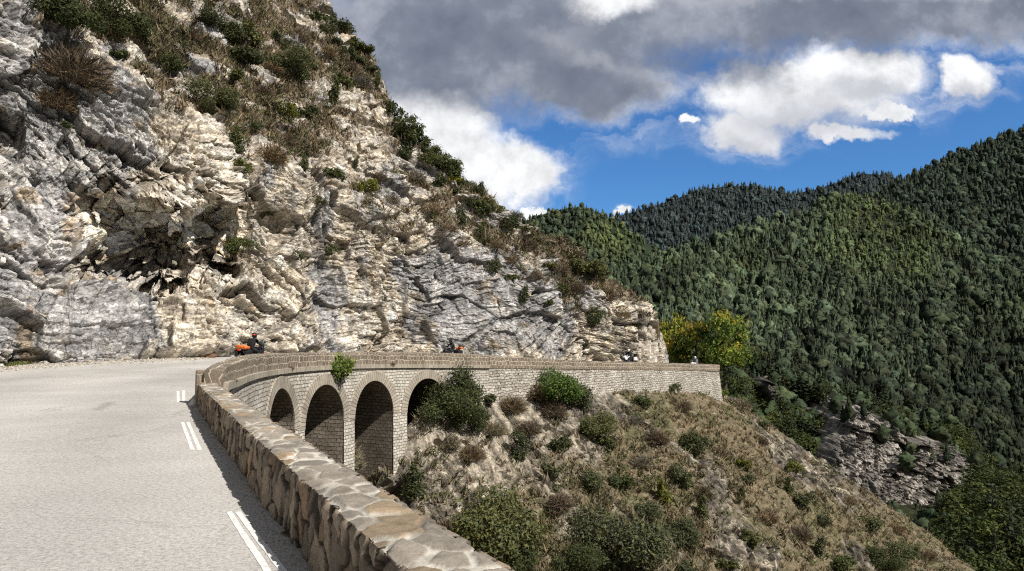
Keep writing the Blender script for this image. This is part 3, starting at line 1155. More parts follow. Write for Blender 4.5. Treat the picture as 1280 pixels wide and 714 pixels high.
# ------------------------------------------------------------------ the cliff
def build_cliff():
    skx = [-420, 300, 385, 412, 440, 462, 478, 490, 505, 530, 560, 590, 620, 650, 675, 700, 730, 760, 790, 810, 822, 830, 834]
    sky_ = [-190, -150, 0, 20, 48, 78, 110, 138, 160, 188, 212, 236, 258, 282, 293, 309, 330, 352, 374, 392, 408, 425, 440]
    xs = np.concatenate([np.linspace(-420, -40, 90)[:-1], np.linspace(-40, 834, 1020)])
    R = 540
    ysky = np.interp(xs, skx, sky_)
    ysky = ysky + np.where((xs > 380) & (xs < 815), 2.5 * fbm(np.stack([xs / 14, 0 * xs, 0 * xs], -1), 3, 5), 0)
    zb, hb = cliff_zb(xs), cliff_hb(xs) - 0.6
    e_b = (hb - CAM[2]) / zb
    # photo row of the base
    pyb = 357 - F * (e_b * CP - SP) / (CP + e_b * SP)
    T = np.linspace(0, 1, R)[None, :]
    PY = pyb[:, None] * (1 - T) + ysky[:, None] * T
    PX = np.broadcast_to(xs[:, None], PY.shape)
    sx, e = slopes(PX, PY)
    Hc = np.interp(xs, [-420, 0, 100, 200, 300, 450, 550, 650, 750, 834], [30, 27, 21, 17, 15, 12.5, 10, 7, 4.6, 4.2])[:, None]
    t1 = np.interp(xs, [-420, 0, 200, 450, 700, 834], [4.5, 4.0, 3.6, 4.0, 4.5, 6])[:, None]
    t2 = 1.22
    z1 = (CAM[2] - hb[:, None] + t1 * zb[:, None]) / (t1 - e)
    h1 = CAM[2] + e * z1
    z2b = zb[:, None] + (Hc - hb[:, None]) / t1
    z2 = (CAM[2] - Hc + t2 * z2b) / (t2 - e)
    Y = np.where(h1 <= Hc, z1, z2)
    Y = blur(Y, 8)
    # overhanging slabs and the hollow beneath them
    # broken outline: the roof is cut into separate jutting blocks
    qb = np.stack([PX / 26 + 0.25 * PY / 26, PY / 20, 0 * PX + 0.5], -1)
    qb = qb + 0.12 * np.stack([vnoise(qb * 2.5, 911), vnoise(qb * 2.5, 912), 0 * PX], -1)
    bf1, bf2, bcid, bvec = worley(qb, 910)
    qs = np.stack([PX / 11 + 0.3 * PY / 11, PY / 8, 0 * PX + 0.5], -1)
    sf1, sf2, scid, svec = worley(qs, 915)
    lip = 40 * (bcid - 0.5) + 5 * (scid - 0.5) + np.interp(PX, [60, 90, 130, 180, 222, 240, 262, 292, 310], [236, 226, 224, 236, 246, 232, 228, 238, 250])
    Dp = 1.25 * np.interp(PX, [82, 100, 130, 165, 205, 226, 234, 242, 262, 286, 296], [0, 1.3, 2.6, 4.2, 4.4, 3.2, 1.6, 3.6, 4.0, 3.4, 0])
    cave = sstep(0, 66, PY - lip) * (1 - sstep(88, 140, PY - lip)) * Dp * (0.84 + 0.26 * scid)
    bt_ = np.modf(bcid * 57.3)[0] - 0.5
    cave = cave + np.clip(cave, 0, 1.2) * (0.7 * (bvec[..., 0] * bt_ + bvec[..., 1] * 0.5))
    lipout = np.interp(PX, [70, 110, 200, 290, 320], [0, 0.9, 1.3, 0.9, 0]) * sstep(-60, -4, PY - lip) * (1 - sstep(-2, 22, PY - lip))
    lip2 = 134 + 8 * np.sin(PX / 9.0)
    cave2 = sstep(0, 22, PY - lip2) * (1 - sstep(40, 75, PY - lip2)) * np.interp(PX, [-30, -10, 20, 32], [0, 2.2, 2.0, 0])
    lip3 = np.interp(PX, [320, 345, 400], [252, 258, 262])
    cave3 = sstep(0, 16, PY - lip3) * (1 - sstep(28, 60, PY - lip3)) * np.interp(PX, [318, 336, 356, 372], [0, 1.6, 1.4, 0])
    gully = 2.2 * gblob(PX, PY, 300, 240, 16, 130, 0.8) + 1.2 * gblob(PX, PY, 392, 290, 18, 90) + 1.3 * gblob(PX, PY, 70, 330, 20, 120) + 1.2 * gblob(PX, PY, 498, 390, 10, 60)
    Y = Y + cave + cave2 + cave3 + gully - lipout
    V = np.stack([sx * Y, Y, CAM[2] + e * Y], -1)
    nb = smooth_normals(blur(blur(blur(V, 35), 35), 26))
    nb = nb * np.where((nb * (V - CAM)).sum(-1, keepdims=True) > 0, -1, 1)
    up = sstep(-1.0, 3.0, V[..., 2] - (Hc + 0 * V[..., 2]) + 2.5 * fbm(V * 0.3, 3, 9))   # upper, gentler slope
    dip = np.where(PX > 390, 0.05, -0.45) * np.ones_like(PX)
    dip = blur(dip + 0.5 * fbm(V * 0.06, 2, 4), 14)
    calm = gblob(PX, PY, 600, 390, 190, 85, 0.5) + 0.8 * gblob(PX, PY, 415, 400, 60, 70, 0.5) + 0.8 * gblob(PX, PY, 130, 405, 190, 60, 0.6)
    calm = np.clip(calm, 0, 1) * sstep(-0.5, 0.3, fbm(V * 0.15, 3, 77) + 0.2)
    calm = blur(calm, 8)
    band = blur(np.clip(1.6 * gblob(PX, PY, 450, 175, 80, 100, 0.6), 0, 1), 6)
    D, tone, u, v_ = rock_relief(V, dip, wild=0.8 * (1 - 0.9 * band))
    D = D * (1.22 - 0.80 * calm)
    big = 0.9 * fbm(V * np.array([0.16, 0.16, 0.11]), 3, 61) + 0.55 * ridged(V * np.array([0.35, 0.35, 0.2]), 3, 71)
    fine = 0.10 * ridged(V * 2.2, 3, 81) + 0.06 * fbm(V * 6, 3, 85)
    soilm = sstep(0.0, 0.45, fbm(V * np.array([0.30, 0.30, 0.5]), 4, 33) + 0.34 * (up - 0.55) + 0.16 * sstep(560, 700, PX) - 0.5 * gblob(PX, PY, 452, 175, 70, 90) - 0.25 * gblob(PX, PY, 620, 200, 90, 40)) * up
    ledge = 0.35 * np.abs(np.modf(V[..., 2] * 0.55 + 0.8 * fbm(V * 0.3, 2, 3) + 100)[0] - 0.5) * up
    disp = big + D * (1 - 0.75 * soilm) * (1 - 0.25 * up) + fine * (1 - 0.4 * soilm) + ledge
    disp = 0.75 * disp + 0.25 * blur(disp, 1)
    cavm = blur(sstep(0.15, 0.9, cave + 0.6 * cave3), 5)
    slabs = worley(V * np.array([0.55, 0.55, 0.8]), 900)
    cavm = cavm * 0.8
    disp = disp * (1 - cavm) + (blur(blur(disp, 5), 5) + 0.7 * (slabs[2] - 0.5) + 0.7 * slabs[3][..., 0] * (np.modf(slabs[2] * 57.3)[0] - 0.5)) * cavm
    fade = sstep(0, 0.02, T) * 0.85 + 0.15
    edge_r = 1 - 0.8 * sstep(800, 834, PX)
    V = V + nb * (disp * fade * edge_r)[..., None]
    # the far side, falling away behind the skyline
    last = V[:, -1]
    extra = []
    for dy_, dz_ in ((0.8, -0.9), (3.0, -3.5), (9, -10), (22, -28), (40, -60)):
        q = last.copy()
        k_ = sstep(360, 400, xs)
        q[:, 1] += dy_ * (0.3 + 0.7 * k_)
        q[:, 0] += dy_ * (0.25 * k_ - 0.4 * (1 - k_))
        q[:, 2] += dz_ * k_ + dy_ * (1 - k_)
        extra.append(q)
    V = np.concatenate([V, np.stack(extra, 1)], 1)
    # colours: rock and soil, with light and shade painted into the hollow
    PX0, PY0 = PX, PY
    PX = PX + 34 * fbm(V[:, :R] * 0.22, 4, 501)
    PY = PY + 34 * fbm(V[:, :R] * 0.22 + 40, 4, 502)
    cream = np.array([0.65, 0.575, 0.465])
    white = np.array([0.82, 0.77, 0.69])
    grey = np.array([0.45, 0.44, 0.43])
    tan = np.array([0.50, 0.42, 0.32])
    ochre = np.array([0.45, 0.32, 0.17])
    slate = np.array([0.19, 0.19, 0.20])
    soil = np.array([0.25, 0.195, 0.135])
    gz = (0.95 * gblob(PX, PY, 30, 260, 90, 330, 0.6) + 0.9 * gblob(PX, PY, 140, 150, 40, 90, .6) + 0.95 * gblob(PX, PY, 600, 385, 150, 80, 0.5) + 0.8 * gblob(PX, PY, 420, 390, 55, 80, .5)
          + 0.6 * gblob(PX, PY, 150, 390, 130, 60, .6) + 0.6 * gblob(PX, PY, 500, 240, 70, 60, .6) + 0.5 * gblob(PX, PY, 235, 60, 30, 70, .6))
    cz = (1.0 * gblob(PX, PY, 466, 395, 34, 80, .5) + 0.9 * gblob(PX, PY, 765, 425, 80, 45, .5) + 0.8 * gblob(PX, PY, 240, 210, 70, 110, .6) + 0.8 * gblob(PX, PY, 240, 400, 60, 90, .5)
          + 0.7 * gblob(PX, PY, 330, 350, 50, 120, .6) + 0.6 * gblob(PX, PY, 450, 170, 70, 80, .6) + .5 * gblob(PX, PY, 100, 300, 50, 60, .6))
    nz = fbm(V[:, :R] * np.array([0.5, 0.5, 0.28]), 5, 201)
    gm = sstep(-0.25, 0.35, nz * 0.9 + gz - cz - 0.12)[..., None]
    base = cream * (1 - gm) + grey * gm
    wm = sstep(0.05, 0.5, fbm(V[:, :R] * 0.8 + 7, 4, 211) + 0.25 * cz)[..., None]
    base = base * (1 - 0.75 * wm) + white * 0.75 * wm * (1 - 0.35 * gm) + base * 0.26 * wm * gm
    om = sstep(0.28, 0.55, fbm(V[:, :R] * 0.7 + 21, 4, 221))[..., None]
    base = base * (1 - 0.55 * om) + ochre * 0.55 * om
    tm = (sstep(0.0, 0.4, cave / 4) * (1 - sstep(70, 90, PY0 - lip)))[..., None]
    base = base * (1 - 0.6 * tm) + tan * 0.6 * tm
    base = base * (1 + 1.2 * tm)  # overhang roof lightened: reflected light put into the rock colour
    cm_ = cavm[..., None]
    pit_shade = (sstep(58, 72, PY0 - lip) * (1 - sstep(92, 112, PY0 - lip)) * sstep(0.3, 1.5, cave))[..., None]
    streak = sstep(0.15, 0.5, fbm(V[:, :R] * np.array([1.6, 1.6, 0.16]), 4, 231))[..., None]
    base = base * (1 - 0.5 * streak) + slate * 0.5 * streak
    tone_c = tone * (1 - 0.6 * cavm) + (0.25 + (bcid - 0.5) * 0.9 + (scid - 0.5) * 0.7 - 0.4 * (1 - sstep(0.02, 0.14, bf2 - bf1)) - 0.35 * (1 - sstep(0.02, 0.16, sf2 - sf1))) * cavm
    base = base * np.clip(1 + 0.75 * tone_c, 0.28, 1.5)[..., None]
    base = base * (1 - 0.35 * pit_shade)  # back of the hollow darkened: its shade is painted into the rock
    sm = (soilm * (0.75 + 0.25 * sstep(-0.2, 0.3, fbm(V[:, :R] * 1.5, 3, 88))))[..., None]
    base = base * (1 - 0.9 * sm) + soil * 0.9 * sm
    c = np.concatenate([base] + [0 * base[:, -1:] + soil] * 5, 1)
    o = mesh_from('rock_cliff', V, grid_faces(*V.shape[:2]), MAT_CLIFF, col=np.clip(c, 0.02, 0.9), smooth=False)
    tag(o, 'fractured pale limestone cliff rising steeply beside the road', kind='structure')
    return V, soilm, up, PX0, PY0


CV, CSOIL, CUP, CPX, CPY = build_cliff()
R_ = CSOIL.shape[1]
cliff_bvh = BVHTree.FromPolygons(CV.reshape(-1, 3).tolist(), grid_faces(*CV.shape[:2]).tolist())

# ------------------------------------------------------------------ the ravine slope below the road (height field)
DROPS = hermite([19, 34, 39, 46, 50, 51.5, 53, 55, 57.5, 60, 65, 72, 79, 85, 91.5], [13, 14.5, 14, 13.6, 13.0, 9.5, 4.8, 3.0, 2.0, 1.7, 2.0, 2.0, 2.0, 2.6, 3.8])


def build_ravine():
    gx = np.concatenate([np.arange(-16, -8, 0.4), np.arange(-8, 48, 0.16), np.arange(48, 78, 0.3)])
    gy = np.concatenate([np.arange(8, 36, 0.5), np.arange(36, 92, 0.16), np.arange(92, 125, 0.5)])
    X, Yg = np.meshgrid(gx, gy, indexing='ij')
    w1 = 1.6 * fbm(np.stack([X * 0.12, Yg * 0.12, 0 * X], -1), 3, 301)
    w2 = 1.6 * fbm(np.stack([X * 0.12 + 50, Yg * 0.12, 0 * X], -1), 3, 302)
    Xw, Yw = X + w1, Yg + w2
    H = np.full(X.shape, -200.0)
    ys = np.concatenate([np.arange(CY0, 59, 1.0), np.arange(59, CY1 + .1, 0.8)])
    src = [(float(OX(y)), float(y), float(SBZ(y) - DROPS(y)), float(np.interp(y, [19, 50, 56, 65, 80, 92], [1.4, 1.3, 1.0, 0.85, 0.80, 0.74]))) for y in ys]
    # the road swings left round the spur: the crest goes on behind the wall's end
    for q in ((27.5, 94, -5.4, .73), (28.2, 97, -5.2, .72), (28.0, 101, -5.0, .72), (26.5, 106, -5.0, .75), (22.0, 112, -5.0, .8), (16.0, 117, -5.0, .8)):
        src.append(q)
    for s_ in np.arange(-13, W_END, 1.5):
        p_ = WP + WD * s_ + WN * 0.5
        src.append((p_[0], p_[1], -1.2, 1.35))
    for (x0, y0, h0, m0) in src:
        H = np.maximum(H, h0 - m0 * np.hypot(Xw - x0, Yw - y0))
    base = np.stack([X, Yg, H], -1)
    # rock ribs and ledges
    px, py = project(base)
    dip = np.full(X.shape, 0.55)
    rel, tone, u, v_ = rock_relief(base, dip, 0.8, 400)
    rm = fbm(base * np.array([0.16, 0.16, 0.1]), 4, 311) + 1.0 * gblob(px, py, 550, 580, 90, 150, .5) + 0.45 * gblob(px, py, 640, 600, 120, 110, .5) + 0.5 * gblob(px, py, 900, 590, 110, 60, .5) + 0.5 * gblob(px, py, 720, 520, 80, 40, .6) + .5 * gblob(px, py, 1040, 590, 90, 60, .6) + .5 * gblob(px, py, 900, 690, 90, 50, .6)
    rock = sstep(0.16, 0.46, rm)
    ribs = ridged(np.stack([u * 0.4, v_ * 0.08, u * 0.1], -1), 3, 321)
    dz = 0.8 * fbm(base * 0.25, 4, 331) + rock * (rel * 0.7 + 0.35 * ribs) + (1 - rock) * (0.22 * rel + 0.12 * fbm(base * 1.5, 3, 341))
    near_wall = sstep(0, 3.0, np.min(np.stack([np.hypot(X - OX(y), Yg - y) for y in np.arange(56, 92, 1.0)]), 0))
    # upright slabs of the beds beside the arches, leaning to the right
    wv_ = X + 0.42 * H + 0.25 * Yg + 0.5 * fbm(base * 0.35, 3, 361)
    slab = sstep(0.1, 0.6, gblob(px, py, 560, 575, 110, 150, .6) + 0.5 * gblob(px, py, 700, 610, 110, 110, .7) + 0.5 * fbm(base * 0.25, 3, 362)) * rock
    st1 = vnoise(np.stack([wv_ * 1.25, 0.10 * H, 0 * X], -1), 363)
    st2 = vnoise(np.stack([wv_ * 3.2, 0.2 * H, 0 * X], -1), 364)
    dz = dz * (1 - 0.45 * slab) + slab * (0.42 * st1 + 0.16 * st2)
    Z = H + dz * (0.15 + 0.85 * near_wall)
    # fade down out of sight at the outer right border
    Z = Z - 30 * sstep(60, 78, X)
    V = np.stack([X + near_wall * (0.25 + 0.75 * rock) * rel * 0.35, Yg - near_wall * (0.25 + 0.75 * rock) * rel * 0.5, Z], -1)
    soil = np.array([0.205, 0.170, 0.105])
    brown = np.array([0.225, 0.176, 0.108])
    olive = np.array([0.130, 0.136, 0.060])
    stone = np.array([0.46, 0.405, 0.31])
    dark = np.array([0.17, 0.15, 0.125])
    n1 = sstep(-0.3, 0.3, fbm(V * 0.35, 4, 351))[..., None]
    n2 = sstep(0.0, 0.4, fbm(V * 0.28 + 11, 4, 352))[..., None]
    g = soil * (1 - n1) + brown * n1
    g = g * (1 - 0.6 * n2) + olive * 0.6 * n2
    n3 = sstep(-0.25, 0.35, fbm(np.stack([u * 1.6, v_ * 0.35, u * 0.2], -1), 4, 353))[..., None]
    st = (stone * n3 + dark * (1 - n3)) * np.clip(1 + 0.9 * tone, 0.3, 1.5)[..., None]
    scree = sstep(0.30, 0.5, fbm(V * 1.7, 3, 354))[..., None] * 0.6
    sl = np.clip(0.95 + 0.75 * st1 + 0.65 * st2, 0.25, 1.7)[..., None]
    st = st * (1 - slab[..., None]) + np.array([0.325, 0.285, 0.225]) * sl * slab[..., None]
    rk = np.maximum(rock[..., None], scree)
    c = g * (1 - rk) + st * rk
    o = mesh_from('ravine_slope', V, grid_faces(*X.shape, flip=True), MAT_SLOPE, col=np.clip(c, 0.01, 0.9), smooth=False)
    tag(o, 'steep scrubby ravine slope with pale rock ribs below the road', kind='structure')
    return V, rock


SVV, SROCK = build_ravine()
slope_bvh = BVHTree.FromPolygons(SVV.reshape(-1, 3).tolist(), grid_faces(*SVV.shape[:2], flip=True).tolist())

# ------------------------------------------------------------------ wooded mountains
def build_hill(name, label, rx, ry, zr, bot_y, zbot, cols, rows, xr, relief, seed, col):
    """hillside rising from (photo row BOT_Y, distance ZBOT) to its ridge; every point at its own real distance"""
    xs = np.linspace(xr[0], xr[1], cols)
    ridge = np.interp(xs, rx, ry) + 0 * xs
    zr_ = np.interp(xs, rx, zr) if isinstance(zr, (list, tuple)) else np.full_like(xs, zr)
    yb = np.interp(xs, rx, bot_y) if isinstance(bot_y, (list, tuple)) else np.full_like(xs, bot_y)
    zb_ = np.interp(xs, rx, zbot) if isinstance(zbot, (list, tuple)) else np.full_like(xs, zbot)
    A = P(xs, ridge, zr_)
    B = P(xs, yb, zb_)
    t = np.linspace(0, 1, rows)[None, :, None]
    V = B[:, None] * (1 - t) + A[:, None] * t
    # spurs and gullies run down the slope
    q = np.stack([np.broadcast_to(xs[:, None] / 60, V.shape[:2]), np.broadcast_to(t[..., 0] * 1.2, V.shape[:2]), np.zeros(V.shape[:2])], -1)
    r = (ridged(q, 4, seed) - 0.4) * 0.7 + 0.5 * fbm(q * 1.3, 4, seed + 9)
    env = np.sin(PI * np.clip(t[..., 0], 0, 1)) ** 0.6
    V[..., 1] += r * relief * env
    V[..., 2] += 0.25 * relief * r * env
    last = V[:, -1]
    ex = []
    for a_, b_ in ((0.03, -0.004), (0.12, -0.05), (0.35, -0.25)):
        q = last.copy()
        q[:, 1] *= 1 + a_
        q[:, 0] *= 1 + a_
        q[:, 2] += b_ * zr_
        ex.append(q)
    V = np.concatenate([V, np.stack(ex, 1)], 1)
    n = fbm(V * (3.0 / relief), 4, seed + 3)
    c = np.array(col) * (1 + 0.5 * n[..., None])
    o = mesh_from(name, V, grid_faces(*V.shape[:2]), MAT_HILL, col=c, smooth=True)
    tag(o, label, kind='structure')
    return V[:, :rows]


HB = build_hill('mountain', 'distant blue green wooded mountain behind the nearer ridges', [640, 740, 770, 800, 840, 870, 900, 930, 960, 990, 1020, 1050, 1080, 1110, 1140, 1240, 1400],
                [282, 275, 271, 263, 251, 238, 234, 232, 236, 243, 237, 227, 217, 220, 227, 240, 260], 1900, 420, 1250, 240, 50, (600, 1420), 160, 11, (0.012, 0.022, 0.022))  # ground tinted blue to paint in the haze of distance
HA = build_hill('mountain', 'rounded green wooded hill just right of the cliff skyline', [560, 640, 665, 690, 720, 750, 780, 810, 850, 900],
                [330, 286, 273, 264, 259, 266, 284, 305, 335, 370], 1150, 440, 720, 120, 50, (540, 910), 110, 12, (0.02, 0.034, 0.014))
HD = build_hill('mountain', 'tall dark wooded mountainside at the picture border', [1040, 1100, 1130, 1160, 1200, 1240, 1280, 1340, 1420, 1560],
                [268, 240, 224, 209, 192, 175, 162, 142, 120, 90], 1050, 470, 560, 160, 60, (1030, 1560), 140, 13, (0.012, 0.021, 0.013))
HC = build_hill('mountain', 'broad wooded ridge with a lighter green crest across the valley', [700, 740, 800, 850, 900, 950, 1000, 1040, 1062, 1090, 1130, 1160, 1200, 1240, 1280, 1340, 1440],
                [385, 362, 331, 313, 298, 284, 269, 250, 244, 247, 262, 275, 301, 326, 346, 372, 400], [640, 660, 700, 720, 740, 760, 770, 780, 780, 775, 750, 720, 690, 650, 620, 590, 560],
                [560, 560, 570, 580, 590, 600, 610, 620, 625, 630, 640, 650, 660, 670, 680, 690, 700], 300, 260, 130, (690, 1440), 120, 14, (0.030, 0.036, 0.018))
HE = build_hill('hillside', 'lower wooded spur with grey crags beyond the ravine', [780, 840, 880, 930, 980, 1040, 1100, 1160, 1200, 1235, 1262, 1300],
                [440, 440, 443, 452, 472, 492, 512, 534, 556, 592, 640, 700], [215, 222, 226, 230, 232, 232, 230, 228, 225, 220, 215, 210],
                [650, 650, 650, 650, 660, 665, 670, 680, 690, 700, 720, 760], 186, 170, 70, (770, 1300), 9, 15, (0.040, 0.042, 0.020))
HF = build_hill('valley_side', 'low wooded valley bottom at the lower right', [980, 1040, 1100, 1160, 1200, 1240, 1280, 1340, 1440],
                [655, 645, 632, 632, 626, 612, 596, 570, 540], [170, 172, 175, 178, 180, 182, 182, 182, 182], 830, 118, 120, 60, (970, 1440), 8, 16, (0.036, 0.042, 0.016))


def build_crag():
    xs = np.linspace(1030, 1246, 260)
    jag = lambda sd, am: am * fbm(np.stack([xs / 16, 0 * xs + sd, 0 * xs], -1), 4, sd)
    top = np.interp(xs, [1030, 1045, 1065, 1090, 1120, 1150, 1180, 1205, 1225, 1246], [528, 506, 502, 512, 524, 542, 548, 556, 582, 622])
    bot = np.interp(xs, [1030, 1060, 1100, 1140, 1180, 1220, 1246], [610, 650, 672, 684, 690, 690, 690])
    top = top + jag(3, 16)
    T = np.linspace(0, 1, 170)[None, :]
    PY = bot[:, None] * (1 - T) + top[:, None] * T
    PX = np.broadcast_to(xs[:, None], PY.shape)
    Y = 170 + 28 * T + 0 * PX + 8 * (np.abs(PX - 1140) / 110) ** 2
    V = P(PX, PY, Y)
    D, tone, u, v_ = rock_relief(V, np.full(PX.shape, 0.7), 1.8, 700)
    V[..., 1] -= 2.2 * D + 2.5 * fbm(V * 0.08, 3, 5)
    edge = np.minimum(np.minimum(T + 0 * PX, 1 - T), np.minimum((PX - 1030) / 216, (1246 - PX) / 216))
    side = np.minimum((PX - 1030) / 216, (1246 - PX) / 216) + 0.07 * fbm(V * 0.10, 4, 8)
    V[..., 1] += 26 * (1 - sstep(0.0, 0.10, side)) + 16 * (1 - sstep(0, 0.10, (1 - T) + 0.10 * fbm(V * 0.12 + 3, 4, 8)))
    n = sstep(-.3, .3, fbm(V * 0.15, 4, 9))[..., None]
    c = (np.array([0.40, 0.365, 0.32]) * n + np.array([0.25, 0.228, 0.20]) * (1 - n)) * np.clip(1 + 0.8 * tone, 0.5, 1.5)[..., None]
    g = sstep(0.18, 0.4, fbm(V * 0.16 + 5, 4, 19))[..., None]
    c = c * (1 - g) + np.array([0.05, 0.055, 0.025]) * g
    m = mat_rock('grey_crag_rock', 0.8, 0.55, 1.3)
    global CRAG_BVH, CRAG_V
    CRAG_V = V.copy()
    CRAG_BVH = BVHTree.FromPolygons(V.reshape(-1, 3).tolist(), grid_faces(*PX.shape).tolist())
    tag(mesh_from('rock_outcrop', V, grid_faces(*PX.shape), m, col=c), 'grey crag breaking through the woods on the lower spur', kind='structure')
    # small knob of rock nearer the ridge
    for (x0, y0, rx, ry, yy) in ((968, 488, 14, 15, 205),):
        xs = np.linspace(x0 - rx, x0 + rx, 50)
        PX, PY = np.meshgrid(xs, np.linspace(y0 + ry, y0 - ry, 50), indexing='ij')
        V = P(PX, PY, np.full(PX.shape, float(yy)))
        D, tone, u, v_ = rock_relief(V, np.full(PX.shape, 0.7), 2.0, 730)
        rr = np.hypot((PX - x0) / rx, (PY - y0) / ry) + 0.55 * fbm(V * 0.4, 3, 3)
        V[..., 1] += -D * 1.3 + 14 * sstep(0.5, 1.0, rr)
        c = np.array([0.17, 0.15, 0.135]) * np.clip(1 + 0.9 * tone, 0.3, 1.5)[..., None]
        tag(mesh_from('rock_outcrop', V, grid_faces(*PX.shape), m, col=c), 'small grey rock knob among the trees of the lower spur', kind='structure')


build_crag()
# floor of the valley, reaching far behind everything
xs = np.linspace(-3000, 4000, 60)
yy = np.linspace(-600, 6000, 60)
X, Yg = np.meshgrid(xs, yy, indexing='ij')
Z = np.full(X.shape, -75.0) + 10 * fbm(np.stack([X / 300, Yg / 300, 0 * X], -1), 3, 6)
tag(mesh_from('valley_floor', np.stack([X, Yg, Z], -1), grid_faces(60, 60, flip=True), MAT_HILL, col=np.full(X.shape + (3,), 0.02) * np.array([0.9, 1.4, 0.6]), smooth=True), 'dark wooded valley floor', kind='structure')
# ------------------------------------------------------------------ foliage
def mat_leaf(name, rand=0.25, trans=0.25, hue=(1.0, 1.0, 1.0)):
    m = bpy.data.materials.new(name)
    m.use_nodes = True
    nt = m.node_tree
    b = nt.nodes['Principled BSDF']
    b.inputs['Roughness'].default_value = 0.75
    b.inputs['Specular IOR Level'].default_value = 0.15
    a = attr(nt, 'Col')
    oi = N(nt, 'ShaderNodeObjectInfo')
    rr = ramp(nt, oi.outputs['Random'], [(0.0, (1 - rand, 1 - rand * 0.95, 1 - rand)), (0.5, (1.0, 1.0, 1.0)), (1.0, (1 + rand * 1.3, 1 + rand, 1 - rand * 0.3))])
    c = mixc(nt, a.outputs['Color'], rr.outputs['Color'], 1.0, 'MULTIPLY')
    if hue != (1.0, 1.0, 1.0):
        c = mixc(nt, c, hue, 1.0, 'MULTIPLY')
    nt.links.new(c, b.inputs['Base Color'])
    t = N(nt, 'ShaderNodeBsdfTranslucent')
    nt.links.new(c, t.inputs['Color'])
    ms = N(nt, 'ShaderNodeMixShader')
    ms.inputs[0].default_value = trans
    nt.links.new(b.outputs[0], ms.inputs[1])
    nt.links.new(t.outputs[0], ms.inputs[2])
    nt.links.new(ms.outputs[0], nt.nodes['Material Output'].inputs['Surface'])
    return m


MAT_LEAF = mat_leaf('leaves')
MAT_TWIG = mat_leaf('dry_twigs', 0.2, 0.1)
MAT_BARK = mat_plain('bark', (0.11, 0.085, 0.06), 0.95, var=0.4, scale=12)


def unit_dirs(n, rng):
    v = rng.normal(size=(n, 3))
    return v / np.linalg.norm(v, axis=1, keepdims=True)


def cards(C, A, B):
    """rhombic leaf cards: centres, half axes"""
    V = np.stack([C - A, C - B * 0.8, C + A, C + B * 0.8], 1)
    f = np.arange(len(C) * 4).reshape(-1, 4)
    return V.reshape(-1, 3), f


def crown_cards(lumps, n, size, rng, up=0.3, aspect=0.55, shell=0.55):
    """leaf cards through a union of ellipsoid lumps (centre, radii)"""
    vol = np.array([r[0] * r[1] * r[2] for _, r in lumps]) ** (2 / 3)
    pick = rng.choice(len(lumps), n, p=vol / vol.sum())
    d = unit_dirs(n, rng)
    rad = shell + (1 - shell) * rng.random(n) ** 0.6
    c0 = np.array([l[0] for l in lumps])[pick]
    rr = np.array([l[1] for l in lumps])[pick]
    C = c0 + d * rr * rad[:, None] * (1 + 0.20 * rng.normal(size=(n, 1)))
    nrm = d * 0.6 + unit_dirs(n, rng) * 0.8 + np.array([0, 0, up])
    nrm /= np.linalg.norm(nrm, axis=1, keepdims=True)
    A = np.cross(nrm, unit_dirs(n, rng))
    A /= np.maximum(np.linalg.norm(A, axis=1, keepdims=True), 1e-6)
    B = np.cross(nrm, A)
    s = size * (0.6 + 0.8 * rng.random((n, 1)))
    return C, A * s, B * s * aspect


def lump_set(kind, rng):
    L = []
    if kind == 'round':
        for k_ in range(9):
            d = unit_dirs(1, rng)[0]
            r = 0.38 + 0.22 * rng.random()
            L.append((np.array([d[0] * 0.66, d[1] * 0.66, 0.75 + d[2] * 0.5]), np.array([r, r, r * 0.85]) * (0.6 + 0.55 * rng.random())))
    elif kind == 'spread':
        for k_ in range(11):
            a_ = rng.random() * 2 * PI
            q = rng.random() ** 0.5 * 0.85
            r = 0.25 + 0.2 * rng.random()
            L.append((np.array([math.cos(a_) * q, math.sin(a_) * q, 0.35 + 0.45 * rng.random() * (1 - 0.4 * q)]), np.array([r, r, r * 0.8])))
    elif kind == 'tall':
        for k_ in range(9):
            z = 0.3 + 1.9 * k_ / 8
            r = 0.5 * (1 - 0.6 * (z / 2.4) ** 2) * (0.8 + 0.4 * rng.random())
            L.append((np.array([rng.normal() * 0.16, rng.normal() * 0.16, z]), np.array([r, r, r])))
    return L


def col_var(n, base, rng, var=0.35, warm=0.15):
    k_ = 1 + var * (rng.random((n, 1)) * 2 - 1)
    w_ = rng.normal(size=(n, 1)) * warm
    c = np.array(base) * k_ * np.concatenate([1 + w_, 1 + 0.4 * w_, 1 - w_], 1)
    return np.repeat(np.clip(c, 0.002, 1), 4, 0)


GREENS = {'juniper': (0.100, 0.116, 0.048), 'bright': (0.12, 0.178, 0.045), 'olive': (0.118, 0.130, 0.066), 'yellowgreen': (0.17, 0.18, 0.04), 'brown': (0.19, 0.145, 0.10), 'grey': (0.21, 0.19, 0.155)}


